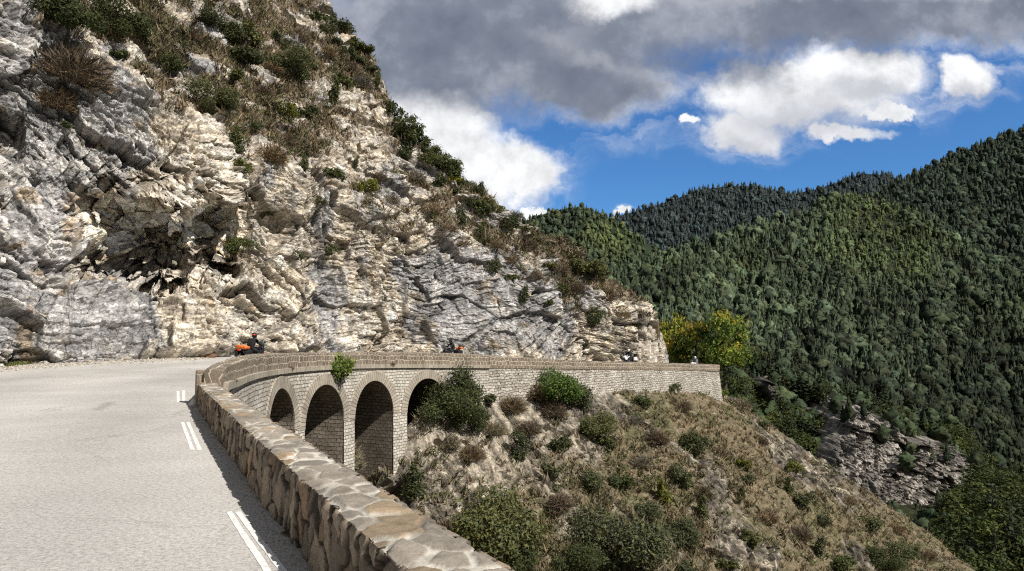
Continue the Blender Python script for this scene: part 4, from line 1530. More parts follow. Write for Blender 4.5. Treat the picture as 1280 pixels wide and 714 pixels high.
def make_foliage(kind, shape, n, size, seed):
    rng = np.random.default_rng(seed)
    if kind in ('brown', 'grey'):
        # a mass of thin bare twigs rising from the root
        d = unit_dirs(n, rng)
        d[:, 2] = np.abs(d[:, 2]) * 0.9 + 0.05
        r = 0.35 + 0.65 * rng.random((n, 1)) ** 0.7
        C = d * r * np.array([1.0, 1.0, 1.1])
        A = (d * 0.7 + unit_dirs(n, rng) * 0.6) * size * 1.5
        B = np.cross(A, unit_dirs(n, rng)) * 0.11
        V, f = cards(C, A, B)
        return mesh_from(kind + '_twigs', V, f, MAT_TWIG, col=col_var(n, GREENS[kind], rng, 0.5, 0.12), link=False)
    L = lump_set(shape, rng)
    C, A, B = crown_cards(L, n, size, rng, 0.35, 0.5, 0.45)
    C[:, 2] = np.maximum(C[:, 2], -0.05)
    V, f = cards(C, A, B)
    c = col_var(n, GREENS[kind], rng, 0.45, 0.12)
    return mesh_from(kind + '_foliage', V, f, MAT_LEAF, col=c, link=False)


def stem_mesh(seed, h=0.8):
    rng = random.Random(seed)
    mb = MB()
    for k_ in range(4):
        a_ = rng.random() * 6.28
        x, y = math.cos(a_) * 0.35, math.sin(a_) * 0.35
        mb.tube([(0, 0, -0.15), (x * 0.3, y * 0.3, h * 0.35), (x, y, h)], [0.055, 0.04, 0.015], 6)
    o = mb.build('stem', MAT_BARK)
    me = o.data
    bpy.data.objects.remove(o)
    return me


STEMS = [stem_mesh(k_) for k_ in range(2)]
SHRUB = {}
for kd in ('juniper', 'bright', 'olive', 'yellowgreen'):
    SHRUB[kd] = {'big': [make_foliage(kd, s_, 3000, 0.085, 10 + i_) for i_, s_ in enumerate(('round', 'spread', 'round'))], 'small': [make_foliage(kd, s_, 750, 0.14, 30 + i_) for i_, s_ in enumerate(('round', 'spread', 'round', 'tall'))]}
for kd in ('juniper', 'olive', 'bright'):
    SHRUB[kd]['huge'] = [make_foliage(kd, 'round', 9000, 0.046, 70), make_foliage(kd, 'round', 9000, 0.046, 71)]
SHRUB['juniper']['tall'] = [make_foliage('juniper', 'tall', 1600, 0.10, 50)]
SHRUB['olive']['tall'] = [make_foliage('olive', 'tall', 1600, 0.10, 51)]
for kd in ('brown', 'grey'):
    SHRUB[kd] = {'big': [make_foliage(kd, '', 2600, 0.16, 60)], 'small': [make_foliage(kd, '', 700, 0.20, 61), make_foliage(kd, '', 700, 0.20, 62)]}


def hit(px, py, bvhs):
    sx, sz = slopes(px, py)
    d = Vector((float(sx), 1, float(sz))).normalized()
    best = None
    for bv in bvhs:
        h = bv.ray_cast(Vector(CAM), d)
        if h[0] is not None and (best is None or h[3] < best[3]):
            best = h
    return best


ZONE_LABEL = {
    ('cliff', 'juniper'): ('dark juniper shrub clinging to the pale cliff', 'dark junipers scattered over the cliff'),
    ('cliff', 'olive'): ('grey green shrub growing on the cliff face', 'grey green shrubs on the cliff'),
    ('cliff', 'bright'): ('fresh green shrub growing on the cliff', 'fresh green shrubs on the cliff'),
    ('cliff', 'yellowgreen'): ('yellowish green shrub growing on the cliff', 'yellowish shrubs on the cliff'),
    ('cliff', 'brown'): ('dry brown leafless brush on the cliff', 'dry brush on the cliff'),
    ('cliff', 'grey'): ('bare grey twiggy bush on the cliff edge', 'bare grey bushes on the cliff'),
    ('slope', 'juniper'): ('dark green shrub on the ravine slope below the road', 'dark shrubs on the ravine slope'),
    ('slope', 'olive'): ('dull olive shrub on the dry ravine slope', 'olive shrubs on the ravine slope'),
    ('slope', 'bright'): ('bright green shrub on the ravine slope', 'bright green shrubs on the ravine slope'),
    ('slope', 'yellowgreen'): ('yellow green shrub on the ravine slope', 'yellow green shrubs on the ravine slope'),
    ('slope', 'brown'): ('dry brown brush on the ravine slope', 'dry brush on the ravine slope'),
    ('slope', 'grey'): ('bare grey twiggy bush on the ravine slope', 'bare grey bushes on the ravine slope'),
}
n_shrub = 0


def shrub(px, py, r, kind, zone, label=None, shape=None, sq=1.0, loc=None):
    global n_shrub
    n_shrub += 1
    if loc is None:
        h = hit(px, py + 0.75 * r, [cliff_bvh] if zone == 'cliff' else [slope_bvh])
        if h is None:
            h = hit(px, py + 0.2 * r, [cliff_bvh, slope_bvh])
        if h is None:
            h = hit(px - 6, py + 1.5 * r, [cliff_bvh, slope_bvh])
        if h is None:
            return None
        loc = h[0]
    size = r * loc.y / F
    if zone == 'cliff':
        size *= 1.18 if r >= 20 else 0.98
    big = r >= 16
    if r >= 24 and kind in ('juniper', 'olive', 'bright') and not shape:
        shape = 'huge'
    lib = SHRUB[kind]
    me = lib['small'][0] if shape == 'ball' else random.choice(lib[shape or ('big' if big else 'small')])
    lb, gr = ZONE_LABEL[(zone, kind)]
    name = 'juniper' if kind == 'juniper' else ('brush' if kind in ('brown', 'grey') else 'shrub')
    if big and kind not in ('brown', 'grey'):
        o = empty(name, loc - Vector((0, 0, 0.1 * size)), random.random() * 6.28)
        f = bpy.data.objects.new('foliage', me)
        s_ = bpy.data.objects.new('stem', random.choice(STEMS))
        for c_ in (f, s_):
            COL.objects.link(c_)
            c_.parent = o
    else:
        o = bpy.data.objects.new(name, me)
        COL.objects.link(o)
        o.location = loc - Vector((0, 0, 0.12 * size))
        o.rotation_euler = (random.uniform(-.15, .15), random.uniform(-.15, .15), random.random() * 6.28)
    o.scale = (size * random.uniform(0.95, 1.15), size * random.uniform(0.95, 1.15), size * sq * random.uniform(0.9, 1.05))
    if label:
        tag(o, label, 'shrub')
    else:
        tag(o, lb, 'shrub', gr)
    return o


CL = [  # px, py, radius, kind, label, shape, squash
    (84, 20, 34, 'juniper', 'large round juniper at the top left of the cliff, leftmost of the big pair'), (146, 24, 31, 'juniper', 'large round juniper beside its twin high on the cliff'),
    (146, 62, 15, 'juniper', 'small green bush hanging just under the two large junipers'), (92, 76, 36, 'brown', 'mass of dry brown brush under the two large junipers'), (70, 118, 24, 'brown', 'trailing dry brush below the large junipers'),
    (80, 152, 11, 'olive', None), (212, 77, 17, 'juniper', 'compact green bush alone on cream rock right of the big junipers'),
    (262, 20, 16, 'olive', None), (282, 34, 18, 'juniper', None), (304, 36, 22, 'olive', None), (300, 62, 22, 'olive', 'loose grey green shrub above the middle of the cliff'), (288, 86, 18, 'juniper', None), (264, 122, 24, 'olive', 'straggly olive shrub over the overhang'),
    (348, 48, 14, 'olive', None), (364, 82, 24, 'juniper', 'dark shrub clump in the brown hollow high on the cliff'), (340, 78, 14, 'brown', None), (388, 82, 9, 'juniper', None), (358, 136, 14, 'yellowgreen', None), (386, 140, 15, 'juniper', 'upright dark juniper above the banded rock'), (331, 138, 9, 'juniper', None),
    (398, 15, 15, 'juniper', None), (431, 32, 12, 'juniper', None), (453, 56, 14, 'juniper', None), (450, 72, 12, 'olive', None), (425, 92, 15, 'juniper', None), (418, 118, 14, 'juniper', None), (452, 98, 16, 'grey', None), (440, 80, 14, 'brown', None),
    (296, 178, 15, 'juniper', None, 'tall'), (302, 205, 12, 'juniper', None), (321, 158, 8, 'juniper', None), (338, 186, 20, 'brown', 'dry brown brush in the middle of the cliff'), (420, 212, 14, 'juniper', 'dark juniper below the banded rock with its stem showing'), (380, 204, 10, 'olive', None), (445, 205, 7, 'olive', None), (462, 230, 13, 'yellowgreen', None), (445, 232, 8, 'yellowgreen', None),
    (493, 138, 14, 'juniper', None), (510, 166, 20, 'juniper', None), (525, 172, 14, 'juniper', None), (538, 163, 9, 'olive', 'small tree standing up on the cliff skyline'), (506, 188, 14, 'olive', None), (520, 215, 14, 'grey', None), (560, 206, 18, 'juniper', None), (546, 190, 16, 'juniper', None), (582, 214, 12, 'juniper', None), (574, 222, 12, 'juniper', None), (550, 226, 10, 'juniper', None), (567, 220, 10, 'yellowgreen', None),
    (606, 231, 9, 'olive', 'little grey green tree on the cliff skyline against the cloud'), (604, 260, 14, 'juniper', None), (596, 254, 10, 'juniper', None), (636, 279, 14, 'juniper', None), (646, 265, 9, 'grey', None), (577, 270, 11, 'olive', None), (579, 300, 9, 'brown', None),
    (685, 328, 9, 'juniper', None), (637, 342, 10, 'juniper', None), (655, 370, 10, 'juniper', None), (685, 375, 9, 'juniper', None), (703, 360, 9, 'juniper', None), (728, 428, 9, 'olive', None), (743, 392, 18, 'olive', 'wide olive shrub near the nose of the cliff'), (775, 385, 14, 'brown', None), (798, 402, 10, 'olive', None), (730, 326, 20, 'olive', None), (752, 340, 14, 'olive', None), (617, 332, 11, 'olive', None), (640, 320, 12, 'brown', None), (700, 330, 14, 'brown', None), (760, 365, 14, 'brown', None), (805, 388, 10, 'brown', None), (720, 352, 12, 'brown', None),
    (302, 305, 17, 'juniper', 'dark green bush in the cleft beside the overhang'), (328, 258, 16, 'olive', 'grey green shrub hanging in the gully above the dark bush'), (415, 312, 9, 'olive', None), (372, 318, 9, 'olive', None), (400, 250, 8, 'olive', None), (475, 215, 8, 'brown', None),
    (240, 40, 14, 'brown', None), (330, 110, 16, 'brown', None), (375, 40, 14, 'brown', None), (410, 60, 13, 'brown', None), (320, 40, 12, 'brown', None), (360, 170, 14, 'brown', None), (490, 245, 12, 'brown', None), (540, 255, 14, 'brown', None), (560, 280, 12, 'brown', None), (620, 300, 12, 'brown', None), (660, 300, 12, 'brown', None), (670, 340, 10, 'brown', None), (600, 290, 10, 'olive', None)]
for k_, (x_, y_) in enumerate([(484, 122), (498, 148), (516, 166), (528, 178), (545, 196), (556, 204), (568, 212), (592, 232), (612, 246), (622, 256), (630, 270), (655, 282), (668, 290), (500, 160), (535, 192), (550, 212), (570, 232), (590, 246), (470, 96), (462, 78), (446, 52), (415, 26), (405, 30), (420, 44), (436, 60)]):
    CL.append((x_, y_ + 4, random.choice((8, 10, 12)), random.choice(('juniper', 'olive', 'olive', 'juniper', 'brown')), None))
for q in CL:
    shrub(q[0], q[1], q[2], q[3], 'cliff', q[4], *(q[5:6]))
SL = [(566, 480, 38, 'juniper', 'large dark bush spilling over the fourth arch'), (556, 512, 33, 'juniper', 'lower dark bush under the fourth arch'), (590, 520, 25, 'juniper', 'small dark bush beside the fourth arch bushes'), (586, 470, 17, 'olive', None), (604, 492, 15, 'olive', None),
      (518, 605, 20, 'juniper', 'tall narrow green shrub at the foot of the last pier', 'tall'), (698, 482, 31, 'bright', 'large bright green bush against the retaining wall', None, 0.62), (652, 470, 17, 'olive', 'olive bush against the wall left of the bright green one'), (672, 482, 18, 'brown', None), (725, 495, 20, 'olive', None), (769, 472, 11, 'juniper', 'upright dark shrub against the retaining wall', 'tall'), (808, 464, 13, 'yellowgreen', 'yellow green shrub growing at the top of the retaining wall'),
      (842, 484, 10, 'olive', None), (802, 501, 12, 'juniper', None), (868, 553, 19, 'juniper', 'neat round dark juniper alone on the open slope'), (773, 594, 18, 'juniper', 'round dark bush in the middle of the slope'), (852, 594, 17, 'olive', None), (749, 530, 24, 'olive', 'olive bush over the dark rock hollow'), (758, 548, 15, 'juniper', None), (620, 660, 56, 'olive', 'very large olive bush behind the near parapet'), (644, 690, 26, 'juniper', 'dark green clump at the side of the very large olive bush'),
      (776, 672, 52, 'olive', 'large spreading olive bush at the bottom of the slope'), (722, 702, 32, 'juniper', 'dark bush at the bottom edge left of the spreading one'), (846, 662, 24, 'olive', 'olive bush right of the large spreading one'), (810, 640, 16, 'olive', None), (905, 700, 14, 'juniper', None), (880, 638, 13, 'olive', None), (852, 705, 16, 'olive', None), (687, 583, 15, 'olive', None), (648, 560, 18, 'olive', None, 'tall'), (935, 598, 9, 'olive', None), (930, 620, 8, 'juniper', None), (938, 672, 14, 'olive', None),
      (1113, 697, 27, 'juniper', 'large dark bush low on the right of the slope'), (1048, 695, 20, 'juniper', 'dark bush left of the large one low on the slope'), (1025, 688, 12, 'olive', None), (1006, 624, 14, 'olive', None), (994, 582, 10, 'yellowgreen', None), (1086, 648, 18, 'olive', None), (910, 460, 10, 'brown', None), (906, 484, 9, 'bright', 'bright green creeper at the foot of the wall end'), (870, 478, 17, 'grey', None), (890, 480, 16, 'grey', None), (850, 500, 15, 'brown', None), (925, 500, 14, 'grey', None), (640, 500, 18, 'brown', None), (690, 505, 18, 'brown', None), (615, 530, 16, 'grey', None), (590, 560, 18, 'brown', None), (560, 545, 16, 'grey', None),
      (700, 620, 18, 'brown', None), (740, 600, 16, 'olive', None), (660, 530, 16, 'brown', None), (820, 540, 16, 'brown', None), (800, 570, 14, 'grey', None), (900, 560, 13, 'brown', None), (950, 545, 12, 'brown', None), (930, 575, 12, 'yellowgreen', None), (960, 640, 14, 'brown', None), (1000, 660, 16, 'brown', None), (1060, 620, 12, 'brown', None), (1120, 655, 12, 'brown', None), (1160, 690, 12, 'brown', None), (880, 610, 14, 'brown', None), (560, 655, 22, 'brown', None), (830, 620, 14, 'yellowgreen', None), (700, 555, 14, 'juniper', None), (985, 610, 9, 'juniper', None), (1030, 650, 9, 'olive', None), (960, 520, 9, 'olive', None), (1140, 690, 10, 'olive', None), (790, 520, 12, 'grey', None)]
for q in SL:
    shrub(q[0], q[1], q[2], q[3], 'slope', q[4], *(q[5:6]))

# plants rooted in the masonry of the viaduct
pt = Vector(offset_pt(44.3, 0.22, -0.55).tolist())
shrub(0, 0, 17, 'bright', 'slope', 'bright green fern like plant hanging from the viaduct parapet over the second arch', 'ball', 1.2, pt)
for yy_, rr_ in ((38.4, 4), (50.5, 4), (23.6, 4)):
    shrub(0, 0, rr_, 'brown', 'slope', {38.4: 'small dry tuft on the string course near the first arch', 50.5: 'small dry tuft on the string course near the third arch', 23.6: 'small dry tuft on the string course near the parapet corner'}[yy_], 'small', 1.0, Vector(offset_pt(yy_, 0.08, float(SBZ(yy_)) + 0.2).tolist()))
q = offset_pt(47.6, -1.6, -6.6)
shrub(0, 0, 26, 'grey', 'slope', 'bare twiggy bush growing inside the third arch', 'big', 1.5, Vector(q.tolist()))
q = offset_pt(47.2, -1.2, -4.2)
shrub(0, 0, 5, 'bright', 'slope', 'small green plant inside the third arch', 'small', 1.0, Vector(q.tolist()))


# ------------------------------------------------------------------ dry grass and low brush: nobody could count it
def scatter_cells(V, weight, n, rng):
    """n points on a grid surface, chosen in proportion to WEIGHT (per vertex) times its area in the photograph"""
    px, py = project(V)
    du = np.stack(np.gradient(px), -1)
    dv = np.stack(np.gradient(py), -1)
    A = np.abs(du[..., 0] * dv[..., 1] - du[..., 1] * dv[..., 0])
    ins = (px > -60) & (px < 1340) & (py > -60) & (py < 770) & (V[..., 1] > 2)
    W = np.where(ins, np.clip(A, 0, 400) * weight, 0)[:-1, :-1]
    idx = rng.choice(W.size, n, p=(W / W.sum()).ravel())
    i, j = np.unravel_index(idx, W.shape)
    a, b_ = rng.random((n, 1)), rng.random((n, 1))
    Q = V[i, j] * (1 - a) * (1 - b_) + V[i + 1, j] * a * (1 - b_) + V[i, j + 1] * (1 - a) * b_ + V[i + 1, j + 1] * a * b_
    return Q, i, j


def tufts(name, label, Q, h, cols, rng, blades=9, spread=0.55):
    n = len(Q)
    k_ = n * blades
    base = np.repeat(Q, blades, 0)
    hh = np.repeat(h, blades)[:, None] * (0.5 + 0.8 * rng.random((k_, 1)))
    d = rng.normal(size=(k_, 3)) * spread
    d[:, 2] = 1
    side = np.cross(d, unit_dirs(k_, rng))
    side /= np.maximum(np.linalg.norm(side, axis=1, keepdims=True), 1e-6)
    root = base + rng.normal(size=(k_, 3)) * np.array([0.28, 0.28, 0.02]) * hh - np.array([0, 0, 0.06]) * hh
    wd = hh * 0.13
    V = np.stack([root - side * wd, root + side * wd, root + d * hh], 1).reshape(-1, 3)
    c = cols[rng.integers(0, len(cols), n)]
    c = np.repeat(c, blades, 0) * (0.6 + 0.8 * rng.random((k_, 1)))
    o = mesh_from(name, V, np.arange(k_ * 3).reshape(-1, 3), MAT_TWIG, col=np.repeat(c, 3, 0))
    tag(o, label, name.replace('_', ' '), kind='stuff')


rng = np.random.default_rng(5)
wgt = np.zeros(CV.shape[:2])
wgt[:, :R_] = np.clip(CSOIL, 0, 1) ** 1.2 + 0.02 * CUP
Q, i, j = scatter_cells(CV, wgt, 8500, rng)
tufts('dry_grass', 'dry brown grass and low brush over the upper cliff', Q, 0.45 * (0.4 + rng.random(len(Q))), np.array([(0.29, 0.225, 0.14), (0.23, 0.175, 0.115), (0.33, 0.26, 0.16), (0.16, 0.16, 0.075), (0.20, 0.16, 0.10)]), rng)
Q, i, j = scatter_cells(SVV, 0.10 + 0.90 * (1 - SROCK) * np.clip(0.6 + 1.3 * fbm(SVV * 0.3, 3, 77), 0.05, 1), 15000, rng)
tufts('dry_brush', 'dry brown grass and brush covering the ravine slope', Q, 0.42 * (0.35 + rng.random(len(Q))), np.array([(0.23, 0.18, 0.11), (0.19, 0.15, 0.092), (0.28, 0.225, 0.13), (0.15, 0.155, 0.068), (0.17, 0.15, 0.082), (0.24, 0.205, 0.14)]), rng)
def scrub(name, label, Q, h, cols, rng, per=34):
    n = len(Q)
    k_ = n * per
    hh = np.repeat(h, per)[:, None]
    d = unit_dirs(k_, rng)
    d[:, 2] = np.abs(d[:, 2]) * 0.8
    C = np.repeat(Q, per, 0) + d * hh * (0.35 + 0.65 * rng.random((k_, 1))) * np.repeat(np.stack([rng.uniform(.8, 1.5, n), rng.uniform(.8, 1.5, n), rng.uniform(.6, 1.1, n)], -1), per, 0)
    nn = d * 0.5 + unit_dirs(k_, rng) * 0.8 + np.array([0, 0, 0.3])
    A = np.cross(nn, unit_dirs(k_, rng))
    A /= np.maximum(np.linalg.norm(A, axis=1, keepdims=True), 1e-6)
    B = np.cross(nn / np.linalg.norm(nn, axis=1, keepdims=True), A)
    sz = hh * 0.21 * (0.6 + 0.8 * rng.random((k_, 1)))
    V, f = cards(C, A * sz, B * sz * 0.5)
    c = np.repeat(cols[rng.integers(0, len(cols), n)], per, 0) * (0.55 + 0.9 * rng.random((k_, 1)))
    o = mesh_from(name, V, f, MAT_TWIG, col=np.repeat(c, 4, 0))
    tag(o, label, 'scrub', kind='stuff')


pxs, pys = project(SVV)
dens = np.clip(0.35 + 1.5 * fbm(SVV * 0.22, 4, 131), 0.0, 1) * (1 - 0.75 * SROCK)
Q, i, j = scatter_cells(SVV, dens, 2600, rng)
scrub('scrub', 'tangled olive and brown low scrub over the ravine slope', Q, rng.uniform(0.18, 0.75, len(Q)) ** 1.2, np.array([(0.115, 0.125, 0.06), (0.095, 0.11, 0.048), (0.15, 0.145, 0.075), (0.18, 0.145, 0.10), (0.15, 0.135, 0.105), (0.085, 0.10, 0.042)]), rng)
wg2 = np.zeros(CV.shape[:2])
wg2[:, :R_] = np.clip(CSOIL, 0, 1) * np.clip(0.3 + 1.4 * fbm(CV[:, :R_] * 0.25, 4, 132), 0.02, 1)
Q, i, j = scatter_cells(CV, wg2, 2600, rng)
scrub('scrub', 'low olive and brown scrub over the upper cliff', Q, rng.uniform(0.15, 0.7, len(Q)) ** 1.2, np.array([(0.085, 0.10, 0.045), (0.070, 0.085, 0.034), (0.13, 0.115, 0.06), (0.13, 0.10, 0.068), (0.11, 0.095, 0.07)]), rng)
# green verge at the foot of the cliff
pv = []
for k_ in range(900):
    px_ = rng.uniform(-30, 100)
    g = ground_pt(px_, rng.uniform(float(np.interp(px_, [-30, 0, 60, 100], [456, 454.5, 450.5, 448.5])), float(np.interp(px_, [-30, 0, 40, 100], [462, 460, 455, 449.5]))))
    if g is not None:
        pv.append(tuple(g))
pv = np.array(pv)
tufts('grass', 'strip of green grass between the road edge and the cliff foot', pv, 0.16 * (0.5 + rng.random(len(pv))), np.array([(0.10, 0.13, 0.035), (0.13, 0.14, 0.05), (0.15, 0.13, 0.06)]), rng, 7)


# gravel and chips swept to the edges of the road
gp = []
for k_ in range(2600):
    if rng.random() < 0.72:
        px_ = rng.uniform(-40, 262)
        edge_ = float(np.interp(px_, [-40, 0, 130, 262], [463.5, 459.5, 451.5, 445.6]))
        g = ground_pt(px_, edge_ + abs(rng.normal()) * 2.6 - 0.5)
    else:
        t_ = rng.uniform(-4, W_END)
        e_ = WP + WD * t_ - WN * (0.06 + abs(rng.normal()) * 0.10)
        g = Vector((e_[0], e_[1], road_h(e_[0], e_[1])))
    if g is not None:
        gp.append(tuple(g))
gp = np.array(gp)
oct_ = np.array([(1, 0, 0), (0, 1, 0), (-1, 0, 0), (0, -1, 0), (0, 0, 0.8), (0, 0, -0.5)])
ofc = np.array([(0, 1, 4), (1, 2, 4), (2, 3, 4), (3, 0, 4), (1, 0, 5), (2, 1, 5), (3, 2, 5), (0, 3, 5)])
sz_ = np.where(gp[:, 1] > 22, rng.uniform(0.02, 0.075, len(gp)) * rng.uniform(0.5, 1.6, len(gp)), rng.uniform(0.006, 0.016, len(gp)))
Vg = gp[:, None] + oct_[None] * sz_[:, None, None] * rng.uniform(0.55, 1.3, (len(gp), 6, 1))
Cg = np.array([0.42, 0.38, 0.32]) * rng.uniform(0.5, 1.4, (len(gp), 1, 1)) * np.ones((1, 6, 3))
tag(mesh_from('gravel', Vg.reshape(-1, 3), (ofc[None] + (np.arange(len(gp)) * 6)[:, None, None]).reshape(-1, 3), mat_attr('gravel_stone', 20, 0.7, 1.25), col=Cg.reshape(-1, 3)), 'loose gravel and chips along both edges of the road', 'gravel', kind='stuff')

# ------------------------------------------------------------------ trees
def conifer_mesh(name, n_tier, per, seed, base, col_j=0.3, mat=None, sub=True):
    """drooping branch cards in tiers; unit height"""
    rng = np.random.default_rng(seed)
    C, A, B = [], [], []
    for t in range(n_tier):
        f = (t + 0.5) / n_tier
        z = 0.12 + 0.86 * f
        r = 0.235 * (1 - f) ** 0.85 * (0.8 + 0.4 * rng.random()) + 0.015
        for k_ in range(max(3, int(per * (1 - 0.55 * f)))):
            a_ = rng.random() * 2 * PI
            q = r * (0.7 + 0.5 * rng.random())
            d = np.array([math.cos(a_), math.sin(a_), -0.35 + 0.35 * rng.random()])
            for s_ in ((0.35, 0.75) if sub else (0.5,)):
                C.append(np.array([0, 0, z + rng.normal() * 0.012]) + d * q * s_)
                A.append(d * q * (0.36 if sub else 0.55))
                sd = np.array([-math.sin(a_), math.cos(a_), rng.normal() * 0.4])
                B.append(sd * q * (0.36 if sub else 0.5) * (0.7 + 0.5 * rng.random()))
    C, A, B = np.array(C), np.array(A), np.array(B)
    V, f = cards(C, A, B)
    return V, f, col_var(len(C), base, rng, col_j, 0.1)


def broad_cards(n, size, seed, base, spread=1.0, tall=1.0, shell=0.5, nl=8):
    """broadleaf crown, unit height, sitting from z = .22 to 1"""
    rng = np.random.default_rng(seed)
    L = []
    for k_ in range(nl):
        d = unit_dirs(1, rng)[0]
        r = (0.15 + 0.10 * rng.random()) * (0.72 if nl in (13, 15) else 1)
        L.append((np.array([d[0] * 0.22 * spread, d[1] * 0.22 * spread, 0.60 + d[2] * 0.24]), np.array([r * spread, r * spread, r * 0.9])))
    C, A, B = crown_cards(L, n, size, rng, 0.4, 0.6, shell)
    V, f = cards(C, A, B)
    return V, f, col_var(n, base, rng, 0.4, 0.12)


def trunk_mesh(kind, seed):
    rng = random.Random(seed)
    mb = MB()
    if kind == 'conifer':
        mb.tube([(0, 0, -0.06), (0.005, 0, 0.3), (0, 0.005, 0.95)], [0.022, 0.016, 0.003], 6)
    else:
        mb.tube([(0, 0, -0.06), (0.01, 0, 0.2), (-0.01, 0.01, 0.42), (0.0, 0.0, 0.75)], [0.035, 0.026, 0.02, 0.006], 7)
        for k_ in range(6):
            a_ = k_ * 1.05 + rng.random() * 0.5
            z0 = 0.26 + 0.05 * k_
            mb.tube([(0, 0, z0), (math.cos(a_) * 0.1, math.sin(a_) * 0.1, z0 + 0.12), (math.cos(a_) * 0.24, math.sin(a_) * 0.24, z0 + 0.22)], [0.014, 0.010, 0.004], 5)
    o = mb.build('trunk', MAT_BARK)
    me = o.data
    bpy.data.objects.remove(o)
    return me


CON_COL = [(0.046, 0.060, 0.030), (0.056, 0.070, 0.034), (0.040, 0.052, 0.030)]
BRO_COL = [(0.085, 0.108, 0.038), (0.115, 0.135, 0.046), (0.064, 0.082, 0.034)]
TR = {'conifer': [], 'broadleaf': []}
for k_ in range(4):
    V, f, c = conifer_mesh('crown', 13, 11, 200 + k_, CON_COL[k_ % 3], 0.4)
    TR['conifer'].append((mesh_from('crown', V, f, MAT_LEAF, col=c, link=False), trunk_mesh('conifer', k_)))
    V, f, c = broad_cards(1500, 0.030, 220 + k_, BRO_COL[k_ % 3], 1.0 + 0.12 * k_, 1.0, 0.7, 13)
    TR['broadleaf'].append((mesh_from('crown', V, f, MAT_LEAF, col=c, link=False), trunk_mesh('broadleaf', k_)))


def tree(kind, loc, h, label, group=None, meshes=None, wide=1.0):
    o = empty('conifer' if kind == 'conifer' else 'broadleaf_tree', loc, random.random() * 6.28)
    cr, tk = meshes or random.choice(TR[kind])
    for nm, me in (('crown', cr), ('trunk', tk)):
        c_ = bpy.data.objects.new(nm, me)
        COL.objects.link(c_)
        c_.parent = o
    o.scale = (h * wide, h * wide, h)
    tag(o, label, 'tree', group)
    return o


# the autumn trees at the end of the wall
def autumn(seed, pal, n=5200, spread=1.3, size=0.025, nl=15):
    rng = np.random.default_rng(seed)
    V, f, c = broad_cards(n, size, seed, (1, 1, 1), spread, 1.0, 0.35, nl)
    ctr = V.reshape(-1, 4, 3).mean(1)
    g = sstep(0.05, 0.45, fbm(ctr * 4.5, 2, seed) + 0.7 * (ctr[:, 2] - 0.62))[:, None]
    o_ = sstep(0.20, 0.40, fbm(ctr * 6 + 5, 2, seed + 1) + 0.9 * (ctr[:, 2] - 0.72))[:, None]
    cc = np.array(pal[0]) * (1 - g) + np.array(pal[1]) * g
    cc = cc * (1 - o_) + np.array(pal[2]) * o_
    cc = cc * (0.6 + 0.8 * rng.random((n, 1)))
    return mesh_from('crown', V, f, MAT_LEAF, col=np.repeat(cc, 4, 0), link=False)


def ground_z(x, y):
    h = slope_bvh.ray_cast(Vector((x, y, 60)), Vector((0, 0, -1)))
    return h[0].z if h[0] is not None else -6.0


def autumn_tree(px, y, top_py, width_px, pal, label, seed):
    p_ = P(px, 450, y)
    z0 = ground_z(p_[0], p_[1])
    zt = P(px, top_py, y)[2]
    h = (zt - z0) / 0.98
    r = autumn(seed, pal)
    sp = 1.25
    wide = (width_px * y / F) / (h * 0.78)
    return tree('broadleaf', Vector((p_[0], p_[1], z0)), h, label, None, (r, TR['broadleaf'][seed % 4][1]), wide)


autumn_tree(840, 113, 379, 46, [(0.18, 0.22, 0.04), (0.36, 0.36, 0.06), (0.40, 0.36, 0.06)], 'yellow green autumn tree half hidden behind the cliff nose', 301)
autumn_tree(871, 103, 394, 66, [(0.07, 0.11, 0.026), (0.16, 0.21, 0.04), (0.42, 0.30, 0.04)], 'dark green tree with an orange top between the other two autumn trees', 302)
autumn_tree(906, 100, 381, 62, [(0.15, 0.21, 0.045), (0.32, 0.38, 0.07), (0.46, 0.40, 0.06)], 'broad autumn tree with orange tipped leaves just beyond the end of the wall', 303)


# ------------------------------------------------------------------ woods
def wood_points(V, n, rng, keep=None):
    Q, i, j = scatter_cells(V, np.ones(V.shape[:2]), n, rng)
    px, py = project(Q)
    m_ = np.ones(len(Q), bool) if keep is None else keep(px, py)
    return Q[m_], px[m_], py[m_]


def in_crag(px, py):
    top = np.interp(px, [1030, 1045, 1065, 1090, 1120, 1150, 1180, 1205, 1225, 1246], [524, 508, 508, 518, 530, 546, 552, 560, 582, 616])
    bot = np.interp(px, [1030, 1060, 1100, 1140, 1180, 1220, 1246], [640, 690, 700, 700, 700, 700, 700])
    return (px > 1030) & (px < 1246) & (py > top) & (py < bot) | (np.hypot((px - 968) / 13, (py - 488) / 14) < 1)


